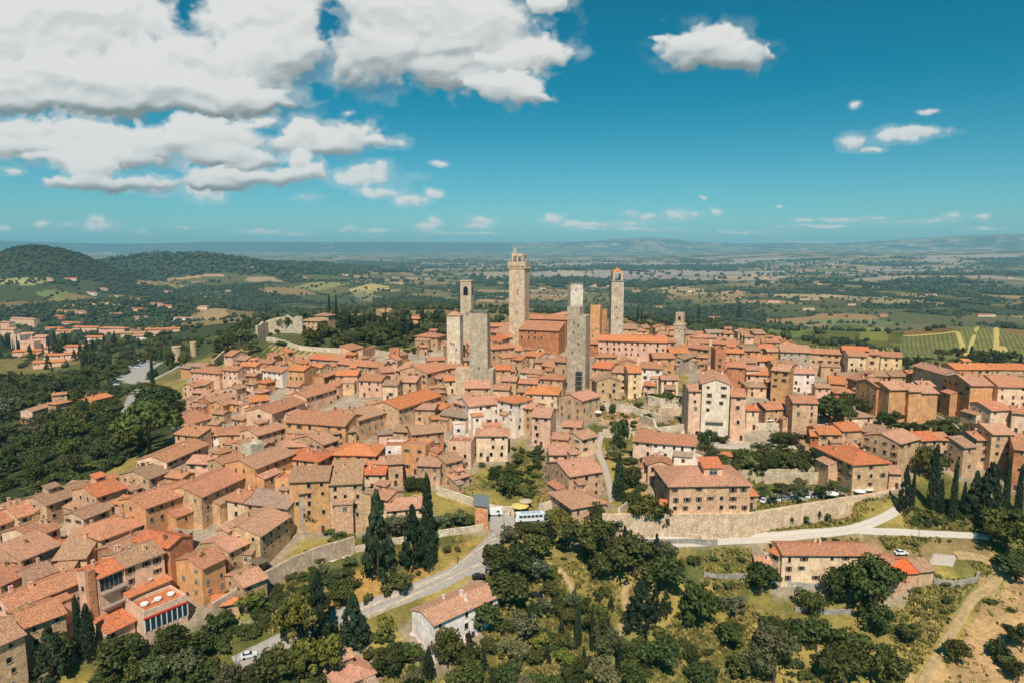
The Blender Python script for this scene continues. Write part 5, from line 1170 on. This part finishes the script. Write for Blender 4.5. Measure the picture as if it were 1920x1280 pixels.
for k in range(9): car(1430 + k * 14 + random.uniform(-2, 2), 940 - k * 1.4, 70 + random.uniform(-8, 8), random.choice(('white', 'silver', 'grey', 'white')), group='cars on the garden terrace', dz=.1)
# coach with blue roof panels and the white van
def boxy(px, py, ang, L, W_, Hh, name, cat, label, roofc=None, dz=.35):
    g = hit(px, py); R = root(name, cat, (g[0], g[1], g[2] + dz), math.radians(ang), '', None, label); b = MB()
    x = L / 2; pr = [(-x, .35), (x, .35), (x + .1, 1.2), (x - .35, Hh * .97), (x - .6, Hh), (-x, Hh)]; l = [(p[0], -W_ / 2, p[1]) for p in pr]; r = [(p[0], W_ / 2, p[1]) for p in pr]
    b.poly(l); b.poly(r[::-1])
    for i in range(6): b.poly([l[(i + 1) % 6], l[i], r[i], r[(i + 1) % 6]])
    link('body', b.mesh('body', MT['paint']), R, color=(.8, .8, .78))
    n = 6 if L > 8 else 1
    for s in (-1, 1):
        for k in range(n):
            q = MB(); a0 = -x + .5 + k * (L - 1.6) / n if n > 1 else x - 2.0; a1 = a0 + ((L - 1.6) / n - .25 if n > 1 else 1.0)
            y = s * W_ / 2; q.box(a0, a1, min(y, y + s * .02), max(y, y + s * .02), Hh * .52, Hh * .82); link('side_window', q.mesh('side_window', MT['glass']), R)
        for wx in (-x * .6, x * .62): link('wheel', CAR[3], R, (wx, s * (W_ / 2 - .08), .42), 0, (1.35, 1, 1.35))
    q = MB(); q.poly([(x + .09, -W_ / 2 + .15, Hh * .45), (x + .09, W_ / 2 - .15, Hh * .45), (x - .28, W_ / 2 - .2, Hh * .9), (x - .28, -W_ / 2 + .2, Hh * .9)]); link('windscreen', q.mesh('windscreen', MT['glass']), R)
    if roofc:
        for k in range(4):
            q = MB(); q.box(-x + 1 + k * (L - 3) / 4, -x + 1 + (k + 1) * (L - 3) / 4 - .3, -W_ / 2 + .25, W_ / 2 - .25, Hh + .02, Hh + .12); link('roof_panel', q.mesh('roof_panel', MT['paint']), R, color=roofc)
    return R
boxy(992, 977, 188, 10, 2.6, 3.0, 'coach', 'coach', 'white coach with blue roof panels parked at the gate square', (.36, .5, .62))
boxy(927, 966, 2, 5.6, 2.1, 2.4, 'van', 'van', 'white van parked right of the brick gate tower')
# market stall, parasols, tables
def parasol(px, py, r, h, col, label, dz=0, z=None, cat='parasol'):
    g = hit(px, py) if z is None else (*plane(px, py, z), z); R = root('parasol', cat, (g[0], g[1], g[2] + dz), 0, 'white parasol', 'white parasols in the town', label)
    b = MB(); n = 8; rim = [(r * math.cos(2 * PI * k / n), r * math.sin(2 * PI * k / n), h - .5) for k in range(n)]
    for k in range(n): b.poly([rim[k], rim[(k + 1) % n], (0, 0, h)]); b.poly([rim[(k + 1) % n], rim[k], (*[v for v in rim[k][:2]], h - .7), (*rim[(k + 1) % n][:2], h - .7)])
    link('canopy', b.mesh('canopy', MT['cloth']), R, color=col); b = MB(); b.tube((0, 0, 0), (0, 0, h), .05, .05); link('pole', b.mesh('pole', MT['metal']), R)
parasol(975, 962, 3.2, 3.2, (.75, .55, .15), 'yellow canopy of the market stall beside the coach', .3)
parasol(985, 953, 2.4, 3.2, (.55, .42, .28), 'straw coloured parasol behind the yellow stall canopy', .3)
for i_p, q in enumerate(((1610, 930), (1625, 926), (1560, 935), (820, 772), (830, 778), (1440, 795), (1120, 780), (858, 828), (870, 824), (1385, 800))): parasol(*q, 2.2, 2.8, (.75, .72, .66), None)
zt_ = rest.location.z + 8.06; cR = rest.matrix_basis
for k, u in enumerate((-.62, 0, .62)):
    w_, d_ = span(rest); ca_, sa_ = math.cos(rest.rotation_euler.z), math.sin(rest.rotation_euler.z); lx, ly = u * w_, 0
    R = root('terrace_table', 'table', (rest.location.x + ca_ * lx - sa_ * ly, rest.location.y + sa_ * lx + ca_ * ly, zt_), 0, '', 'white tables on the roof terrace', ('leftmost', 'middle', 'rightmost')[k] + ' white round table on the red restaurant roof terrace')
    b = MB(); b.cyl(0, 0, .72, .8, 1.0, 1.0, 14); b.cyl(0, 0, .35, .72, .98, .95, 14); link('tabletop', b.mesh('tabletop', MT['white']), R); b = MB(); b.cyl(0, 0, 0, .72, .08, .08, 6); link('leg', b.mesh('leg', MT['metal']), R)
# gazebo on the left terrace
g = hit(487, 1040, 7); R = root('gazebo', 'gazebo', (g[0], g[1], g[2] - 4), .9, '', None, 'brown pyramid gazebo on the terrace of the left garden house')
b = MB(); q = [(-2.4, -2.4, 2.4), (2.4, -2.4, 2.4), (2.4, 2.4, 2.4), (-2.4, 2.4, 2.4)]
for i in range(4): b.poly([q[i], q[(i + 1) % 4], (0, 0, 3.5)])
b.poly(q[::-1]); link('roof', b.mesh('roof', MT['cloth']), R, color=(.16, .11, .07))
for sx in (-1, 1):
    for sy in (-1, 1): b = MB(); b.tube((sx * 2.2, sy * 2.2, -3), (sx * 2.2, sy * 2.2, 2.4), .07, .07); link('leg', b.mesh('leg', MT['metal']), R)
# poles
def pole(px, py, h, label, arm=True):
    g = hit(px, py); R = root('lamp_post' if arm else 'utility_pole', 'lamp post' if arm else 'pole', g, random.uniform(0, 3), '', None, label)
    b = MB(); b.tube((0, 0, -1), (0, 0, h), .12, .07, 6); link('post', b.mesh('post', MT['bark'] if not arm else MT['metal']), R)
    if arm: b = MB(); b.tube((0, 0, h - .1), (1.4, 0, h + .1), .05, .05); b.box(1.1, 1.9, -.15, .15, h, h + .15); link('lamp_head', b.mesh('lamp_head', MT['metal']), R)
    else: b = MB(); b.box(-.8, .8, -.06, .06, h - .7, h - .55); link('crossarm', b.mesh('crossarm', MT['bark']), R)
pole(1720, 1034, 9, 'slim utility pole standing in the dry grass behind the barns', False); pole(1917, 1048, 9, 'utility pole at the right edge by the dark trees', False)
pole(858, 1058, 5, 'short pole in the orange grass triangle at the road fork', False)
pole(945, 1005, 8, 'lamp post at the road corner by the gate square'); pole(214, 738, 9, 'tall pale lamp post beside the left car park'); pole(904, 940, 6, 'lamp post on the curved wall behind the gate tower')
pole(781, 1022, 5, 'lamp post by the low wall between hedge and grass')
pole(444, 1255, 6, 'lamp post near the white car at the bottom left')
# people: one continuous figure each
def person(px, py, ang, top, legs, label, dz=.35):
    J = dict(p=(0, 0, .95, .15), c=(0, 0, 1.3, .17), n=(0, 0, 1.5, .06), h=(0, .02, 1.66, .11), ls=(-.2, 0, 1.42, .06), le=(-.27, .03, 1.15, .045), lh=(-.28, .12, .9, .035), rs=(.2, 0, 1.42, .06), re=(.27, .02, 1.15, .045), rh=(.27, .1, .9, .035),
             lk=(-.11, .06, .5, .065), lf=(-.12, .0, .08, .045), lt=(-.12, .16, .05, .04), rk=(.11, .1, .5, .065), rf=(.12, -.12, .08, .045), rt=(.12, .04, .05, .04))
    E = 'p c|c n|n h|c ls|ls le|le lh|c rs|rs re|re rh|p lk|lk lf|lf lt|p rk|rk rf|rf rt'.split('|'); ks = list(J); me = bpy.data.meshes.new('person')
    me.from_pydata([J[k][:3] for k in ks], [tuple(ks.index(v) for v in e.split()) for e in E], []); g = hit(px, py)
    o = root('person', 'person', (g[0], g[1], g[2] + dz), math.radians(ang), '', None, label, me); me.materials.append(MT['body']); o.color = (*top, 1)
    s = o.modifiers.new('s', 'SKIN'); o.modifiers.new('b', 'SUBSURF').render_levels = 1
    for i, k in enumerate(ks): me.skin_vertices[0].data[i].radius = (J[k][3], J[k][3]); me.skin_vertices[0].data[i].use_root = (k == 'p')
for q in ((957, 968, 30, (.1, .1, .12), 'person in dark clothes standing on the gate square left of the stall'), (932, 1008, 200, (.6, .2, .15), 'person in red walking up the road below the gate square'), (925, 1010, 200, (.7, .6, .5), 'person in pale clothes walking beside the person in red'),
          (1130, 925, 10, (.6, .55, .5), 'person in pale clothes on the lane beside the hipped house'), (1395, 806, 40, (.1, .1, .1), 'person in dark clothes on the street in front of the tall cream palace'), (1420, 806, 0, (.6, .1, .1), 'person in red on the street right of the tall cream palace')):
    person(q[0], q[1], q[2], q[3], None, q[4])
# caper bushes hanging from the front wall, ivy on the upper wall
def hang(px, py, w, h, zc, label, z=7.5):
    P = plane(px, py, zc); v = TT['S'][0]; R = root('wall_shrub', 'shrub', (P[0], P[1] - .3, zc - h * .5), 0, 'shrub growing out of the pale town wall', 'caper bushes on the town wall', label); TREES.append((P[0], P[1], w / 2))
    link('crown', v[0], R, scale=(w, w * .6, h * 1.2), color=(.8, .9, .7))
for q in ((1252, 965, 4, 3.5, 7), (1270, 968, 3, 3, 6), (1317, 968, 2.4, 2.4, 6), (1342, 965, 3, 3, 6.5), (1360, 970, 4, 3, 6), (1378, 972, 4, 4.5, 5.5), (1392, 965, 3.5, 3, 6.5), (1464, 970, 1.6, 1.4, 4.5), (1484, 971, 2, 2, 4.5), (1512, 969, 2.2, 2, 4.5), (1514, 978, 2.4, 2, 2.5), (1537, 961, 1.3, 3.2, 5), (1553, 966, 2.6, 3.6, 4), (1541, 977, 1.2, 1.6, 2.5), (1576, 978, 1.6, 1.2, 2.2), (1210, 980, 3, 2, 4), (1167, 983, 1.6, 1.6, 4), (1150, 990, 1.6, 1.6, 3)):
    hang(*q, None)
for k in range(6): hang(1445 + k * 8.5, 808 + random.uniform(-2, 3), 3.2, 4.5, 16, None)
T_LO, T_HI = (.80, 1.42, 1.60), (.0, 1.0, 1.08)
# ------------------------------------------------------------------ sky with cumulus, sun, haze, camera
SUN_EL, SUN_AZ = math.radians(52), math.radians(-1)      # azimuth from straight behind the camera
def pv(px, py):
    d = ray(px, py); return d[0] / d[1], d[2] / d[1]
# the cloud field is worked out in numbers over the directions of the sky: rows are (x y rx ry) of the heaps of each cloud
BIG = ['''20 60 120 130|110 20 180 85|230 20 100 62|60 130 120 60''',
'''790 25 165 92|700 95 78 62|880 55 110 86|840 140 95 36|640 130 30 22|1010 0 40 20''',
'''1035 98 42 22|985 100 60 34|950 118 50 26''', '''940 165 48 26|975 170 40 30|1000 186 34 9|900 160 30 16''',
'''470 20 90 40|490 75 95 82|430 120 110 62|350 120 120 66|540 60 50 60''',
'''110 160 130 52|230 160 150 66|340 175 120 50|450 178 90 32|20 170 100 50|180 205 250 24|400 205 130 14|480 190 80 10''',
'''1325 70 72 38|1290 62 44 22|1368 92 58 30|1315 104 36 20|1244 68 24 8|1436 90 12 12''',
'''50 255 120 26|150 262 70 26|60 285 180 16''', '''250 275 110 22|180 300 130 14''', '''370 262 75 34|430 262 70 36|330 285 60 18|440 300 90 18|500 225 24 16|470 235 40 10''',
'''170 312 50 26|170 340 70 16|250 342 90 14|120 345 40 10''', '''570 255 34 30|600 262 40 26|550 270 45 14''', '''665 258 44 28|640 275 60 18|700 270 26 14''', '''560 300 26 24|590 322 24 16|540 330 60 12|450 330 90 14|400 345 60 10''']
SMALL = '''740 270 26 11|290 347 42 14|380 352 34 20|480 225 42 8|505 212 20 14|700 335 62 14|710 318 34 14|722 362 36 9|775 378 28 10|815 365 16 7|585 370 26 7|820 308 16 5|1606 266 26 13|1690 254 40 13|1720 247 60 8|1786 245 8 7|1602 194 11 6|1748 208 16 4|1650 280 24 5|720 306 18 7
195 423 26 9|190 412 14 8|82 419 13 6|1036 410 24 8|1070 416 24 4|1100 420 60 5|1180 400 15 6|1270 403 26 9|1300 400 16 6|1220 407 20 6|1348 397 12 5|1590 412 40 4|1650 409 30 4|1750 414 34 5|1775 406 12 6|1830 408 18 6|495 432 46 4|665 430 15 6|700 433 30 3|800 430 26 6|818 422 12 8|898 414 24 6|890 426 24 5|130 422 14 4|1165 418 44 5|1510 413 16 4|268 430 10 4|1325 372 7 3|1470 384 6 3|880 440 60 2|1190 428 80 3|1700 418 60 3|20 322 22 7|650 212 10 5|0 430 20 3|340 425 20 2|560 436 40 2|1400 432 60 2|1540 424 60 2|1850 430 40 3|1500 455 80 2'''
TW, TH, U0, V0, US, VS = 2560, 800, -.92, 0.0, 1.84, .575
uu, vv = np.meshgrid(U0 + US * (np.arange(TW) + .5) / TW, V0 + VS * (np.arange(TH) + .5) / TH)
def field(s, x, y):
    D = np.full(x.shape, -9.0); S = np.zeros(x.shape); Wt = np.full(x.shape, 1e-3)
    for r in rows(s):
        a, b_, rx, ry = map(float, r); cx, cy = pv(a, b_); k = 1.03 / FPX; qx, qy = (x - cx) / (rx * k), (y - cy) / (ry * k)
        d = 1 - (qx * qx + qy * qy); D = np.maximum(D, d) + .12 * np.maximum(0, np.minimum(D, d)); p = np.maximum(d, 0); S += p * qy; Wt += p
    return D, S / Wt
def billow(x, y, s, o):
    t = 0; a = .5; n = 0
    for k in range(o): t = t + a * (1 - np.abs(2 * vnoise(x, y, s + k) - 1)); n += a; x, y = x * 2.1 * .96 + y * .3, y * 2.1 * .96 - x * .3; a *= .52
    return t / n
wx = (fbm(uu * 9, vv * 13, 201, 5) - .47); wy = (fbm(uu * 9 + 50, vv * 13, 207, 5) - .47); fx_ = (fbm(uu * 60, vv * 80, 211, 4) - .47); fy_ = (fbm(uu * 60 + 9, vv * 80, 215, 4) - .47)
D2, S2 = field(SMALL, uu + wx * .03 + fx_ * .014, vv + wy * .012 + fy_ * .007)
bl = billow(uu * 14 + wx * 1.2, vv * 20 + wy * 1.2, 221, 6) - .5; bf = billow(uu * 55, vv * 75, 231, 4) - .5
def blur(a, n):
    for _ in range(2):
        for ax in (0, 1):
            c_ = np.cumsum(np.concatenate([np.repeat(np.take(a, [0], ax), n, ax), a, np.repeat(np.take(a, [-1], ax), n, ax)], ax), ax)
            a = (np.take(c_, range(2 * n, c_.shape[ax]), ax) - np.take(c_, range(0, c_.shape[ax] - 2 * n), ax)) / (2 * n)
    return a
lo = fbm(uu * 7, vv * 12, 251, 3) - .45; ed = fbm(uu * 26, vv * 30, 261, 5) - .47
E2 = D2 + 1.0 * bf + 1.0 * bl + 2.6 * ed; A2 = np.maximum(sst(.0, 1.25, E2) * .9, .22 * sst(-1.5, .3, E2))
A1 = np.zeros(uu.shape); shd = np.zeros(uu.shape)
for gi, G in enumerate(BIG):            # heaps from the back to the front, each with a sunlit top and a grey base
    pr = [list(map(float, q)) for q in rows(G)]; mx = max(q[3] for q in pr); k_ = min(1.0, mx / 60 + .25)
    D, S = field(G, uu + (wx * .085 + fx_ * .03) * k_, vv + (wy * .055 + fy_ * .022) * k_)
    y0, y1_ = pv(960, max(q[1] + q[3] for q in pr))[1], pv(960, min(q[1] - q[3] for q in pr))[1]; T_ = (vv - y0) / (y1_ - y0)
    E = D + 1.05 * bl + .3 * bf + .7 * ed
    al = sst(-.12, .62, E); veil = .34 * sst(-1.3, .2, D + 1.2 * bl + 2.2 * ed) * sst(.42, .6, fbm(uu * 40, vv * 50, 271, 4) + .1)
    al = np.maximum(al, veil * (.45 if gi == 6 else 1)); h_ = np.sqrt(np.clip(E + .05, 0, 3)) * .06 * k_ + bl * .008 + bf * .0010
    gv, gu = np.gradient(h_, VS / TH, US / TW); gu, gv = .15 * gu + .85 * blur(gu, 7), .15 * gv + .85 * blur(gv, 7)
    lam = (gu * .12 - gv * .72 + .68) / np.sqrt(1 + gu ** 2 + gv ** 2)
    sh_ = .50 + .36 * lam + .42 * np.clip(T_ * 1.5 - .45, -.6, .35) + .12 * np.clip(S, -1, .6) + .26 * lo + .05 * bl - .10 * sst(.6, 1.4, E)
    if gi in (0, 1): sh_ = sh_ * .9 + (.06 if gi == 0 else 0)
    if gi == 5: sh_ = sh_ - .35 * sst(.38, .02, T_)
    sh_ = np.clip(sh_, .05, 1.05); sh_ = .35 * sh_ + .65 * blur(sh_, 3)
    shd = sh_ * al + shd * (1 - al); A1 = al + A1 * (1 - al)
shd = shd / np.maximum(A1, 1e-3)
A1, A2 = blur(A1, 1), blur(A2, 1)
L2 = np.clip(.72 + .35 * S2 + .6 * bl + .3 * bf, .2, 1)
A = A1 + A2 * (1 - A1); B_ = np.where(A > 1e-3, (shd * A1 + L2 * A2 * (1 - A1)) / np.maximum(A, 1e-3), .8)
edge = sst(0, .03, vv) * 1.0
img = bpy.data.images.new('cumulus_field', TW, TH, float_buffer=True, is_data=True)
img.pixels.foreach_set(np.stack([np.clip(B_, 0, 1), A, A, np.ones_like(A)], -1).astype('f').ravel()); img.pack()
w = bpy.data.worlds.new('World'); SC.world = w; w.use_nodes = True; nt = w.node_tree; nt.nodes.clear(); L = nt.links
out = nt.nodes.new('ShaderNodeOutputWorld'); bg = nt.nodes.new('ShaderNodeBackground'); L.new(bg.outputs[0], out.inputs[0]); bg.inputs['Strength'].default_value = .060
sky = nt.nodes.new('ShaderNodeTexSky'); sky.sky_type = 'NISHITA'; sky.sun_disc = False; sky.sun_elevation = SUN_EL; sky.sun_rotation = math.radians(180) + SUN_AZ; sky.altitude = 300; sky.air_density = 1.0; sky.dust_density = .6; sky.ozone_density = 2.0
tc = nt.nodes.new('ShaderNodeTexCoord'); gen = tc.outputs['Generated']; sx = nt.nodes.new('ShaderNodeSeparateXYZ'); L.new(gen, sx.inputs[0]); X, Y, Zc = sx.outputs
yc = mth(nt, 'MAXIMUM', Y, .05); u = mth(nt, 'DIVIDE', X, yc); v = mth(nt, 'DIVIDE', Zc, yc)
cb = nt.nodes.new('ShaderNodeCombineXYZ'); L.new(mth(nt, 'DIVIDE', mth(nt, 'SUBTRACT', u, U0), US), cb.inputs[0]); L.new(mth(nt, 'DIVIDE', v, VS), cb.inputs[1])
ti = nt.nodes.new('ShaderNodeTexImage'); ti.image = img; ti.extension = 'CLIP'; ti.interpolation = 'Cubic'; L.new(cb.outputs[0], ti.inputs[0])
sp = nt.nodes.new('ShaderNodeSeparateColor'); L.new(ti.outputs[0], sp.inputs[0])
cc = ramp(nt, sp.outputs[0], [(0, (3.0, 3.8, 3.9)), (.30, (6.4, 7.1, 7.2)), (.55, (10.0, 10.5, 10.4)), (.85, (12.8, 12.8, 12.4))])
def sm(f, a, b_):
    n = nt.nodes.new('ShaderNodeMapRange'); n.interpolation_type = 'SMOOTHSTEP'; n.inputs[1].default_value = a; n.inputs[2].default_value = b_; L.new(f, n.inputs[0]); return n.outputs[0]
hz = sm(Zc, -.06, .24)
tint = mix(nt, mix(nt, sky.outputs[0], T_LO, 1.0, 'MULTIPLY'), mix(nt, sky.outputs[0], T_HI, 1.0, 'MULTIPLY'), hz)
c = mix(nt, tint, cc, mth(nt, 'MULTIPLY', sp.outputs[1], sm(Y, .05, .15))); L.new(c, bg.inputs[0])
sl = bpy.data.lights.new('sun', 'SUN'); sl.energy = 5.0; sl.angle = math.radians(.5); sl.color = (1, .93, .82); so = bpy.data.objects.new('sun', sl); C.objects.link(so); so['kind'] = 'structure'
from mathutils import Vector
sd = Vector((math.sin(SUN_AZ) * math.cos(SUN_EL), -math.cos(SUN_AZ) * math.cos(SUN_EL), math.sin(SUN_EL)))
so.rotation_euler = sd.to_track_quat('Z', 'Y').to_euler()
# air: one closed box
b = MB(); b.box(-26000, 26000, -400, 31000, float(gz.min()) - 3, max(float(gz.max()) + 8, H + 12)); me = b.mesh('haze', [])
hm = bpy.data.materials.new('haze_air'); hm.use_nodes = True; hn = hm.node_tree; hn.nodes.clear(); ho = hn.nodes.new('ShaderNodeOutputMaterial'); pvn = hn.nodes.new('ShaderNodeVolumePrincipled')
pvn.inputs['Color'].default_value = (.36, .74, .95, 1); pvn.inputs['Density'].default_value = 5.2e-5; pvn.inputs['Anisotropy'].default_value = .0; hn.links.new(pvn.outputs[0], ho.inputs['Volume'])
me.materials.append(hm); hzo = link('haze', me); hzo['kind'] = 'stuff'
cam = bpy.data.cameras.new('camera'); cam.sensor_width = 36; cam.lens = FPX / 1920 * 36; cam.clip_end = 90000; cam.clip_start = 1
co = bpy.data.objects.new('camera', cam); C.objects.link(co); co.location = (0, 0, H); co.rotation_euler = (PI / 2 - PIT, 0, 0); SC.camera = co
SC.view_settings.view_transform = 'Standard'; SC.view_settings.look = 'None'; SC.view_settings.exposure = 0; SC.view_settings.gamma = 1
SC.cycles.max_bounces = 5; SC.cycles.diffuse_bounces = 2; SC.cycles.glossy_bounces = 1; SC.cycles.volume_bounces = 1; SC.cycles.transparent_max_bounces = 4
SC.cycles.use_denoising = True; SC.cycles.caustics_reflective = False; SC.cycles.caustics_refractive = False
w.cycles.sampling_method = 'MANUAL'; w.cycles.sample_map_resolution = 512

# ------------------------------------------------------------------ labels
LM = [('the tallest tower', 973, 560), ('the left bell tower', 876, 560), ('the broad grey tower', 900, 650), ('the twin towers', 1083, 650), ('the cupola tower', 1155, 570), ('the small corbelled tower', 1275, 620),
 ('the long pink palace', 1186, 655), ('the tall cream palace', 1343, 760), ('the square wall palace', 1330, 935), ('the long farmhouse', 1547, 1060), ('the vivid red barn roof', 1705, 1060), ('the gabled hall', 1790, 720),
 ('the brick gate tower', 902, 970), ('the coach', 992, 975), ('the pink house', 870, 1140), ('the road bend', 640, 1150), ('the glass restaurant', 310, 1150), ('the red gabled house', 338, 1030), ('the ruined tower stump', 461, 860),
 ('the fortress ruin', 520, 615), ('the stone bastion', 335, 660), ('the left car park', 248, 700), ('the umbrella pines', 280, 780), ('the orange villa', 130, 790), ('the suburb blocks', 45, 620), ('the bright orange hipped roof', 950, 750),
 ('the two tall conifers', 740, 1010), ('the long shadowed street', 740, 790), ('the gate square', 960, 980), ('the white garden shed', 1358, 860), ('the ochre palace', 1700, 740), ('the hipped inn', 1635, 880), ('the dirt track', 1800, 1150),
 ('the right cypress row', 1790, 920), ('the convent', 1600, 665), ('the vineyard hill', 1850, 660), ('the far left hill', 80, 470), ('the hay field', 700, 545), ('the clay hills', 1600, 490), ('the round hill fields', 1400, 560), ('the plain', 1150, 500),
 ('the bottom left corner', 60, 1240), ('the bottom centre', 1000, 1250), ('the bottom right corner', 1860, 1250), ('the white gravel garden', 610, 1050), ('the market garden', 960, 880), ('the left edge roofs', 60, 1000), ('the arched ochre house', 600, 800),
 ('the lower right grove', 1500, 1210), ('the left wood', 80, 880), ('the big orange rooftop', 660, 840), ('the red brick hostel', 400, 745), ('the upper right orchard', 1740, 800), ('the church side wall', 1010, 640)]
ORD = ['first', 'second', 'third', 'fourth', 'fifth', 'sixth', 'seventh', 'eighth', 'ninth', 'tenth', 'eleventh', 'twelfth']
todo = {}
for o, desc, label in THINGS:
    if label: o['label'] = label; continue
    x, y, z = o.location; px, py = project(x, y, z + 3); best = min(LM, key=lambda q: (q[1] - px) ** 2 + (1.6 * (q[2] - py)) ** 2); dx, dy = px - best[1], py - best[2]
    hor = 'left of' if dx < 0 else 'right of'
    rel = ('below' if dy > 0 else 'above') if abs(dy) * 1.6 > abs(dx) * 2.2 else hor if abs(dx) > abs(dy) * 1.6 * 2.2 else (('below left of' if dx < 0 else 'below right of') if dy > 0 else ('above left of' if dx < 0 else 'above right of'))
    todo.setdefault(f'{desc} {rel} {best[0]}', []).append((o, px, py))
for base, l in todo.items():
    if len(l) == 1: l[0][0]['label'] = base if len(base.split()) < 17 else ' '.join([q for q in base.split() if q not in ('with', 'tile', 'roof')][:16]); continue
    l.sort(key=lambda q: q[1])
    for i, (o, px, py) in enumerate(l):
        if i < 12: t = (ORD[i] + ' from left of the ' if i else 'leftmost ')
        else: t = ORD[min(11, len(l) - 1 - i)] + ' from right of the ' if len(l) - 1 - i else 'rightmost '
        wd_ = (t + base).split(); o['label'] = ' '.join(wd_)
        if len(wd_) > 15: o['label'] = ' '.join([x for x in wd_ if x not in ('with', 'tile', 'small', 'long', 'of', 'low', 'bright', 'gable', 'hipped', 'front', 'gabled')][:16])
seen = {}
for o, *_ in THINGS: seen.setdefault(o['label'], []).append(o)
print('dup labels', sum(len(v) - 1 for v in seen.values()), 'objects', len(bpy.data.objects))
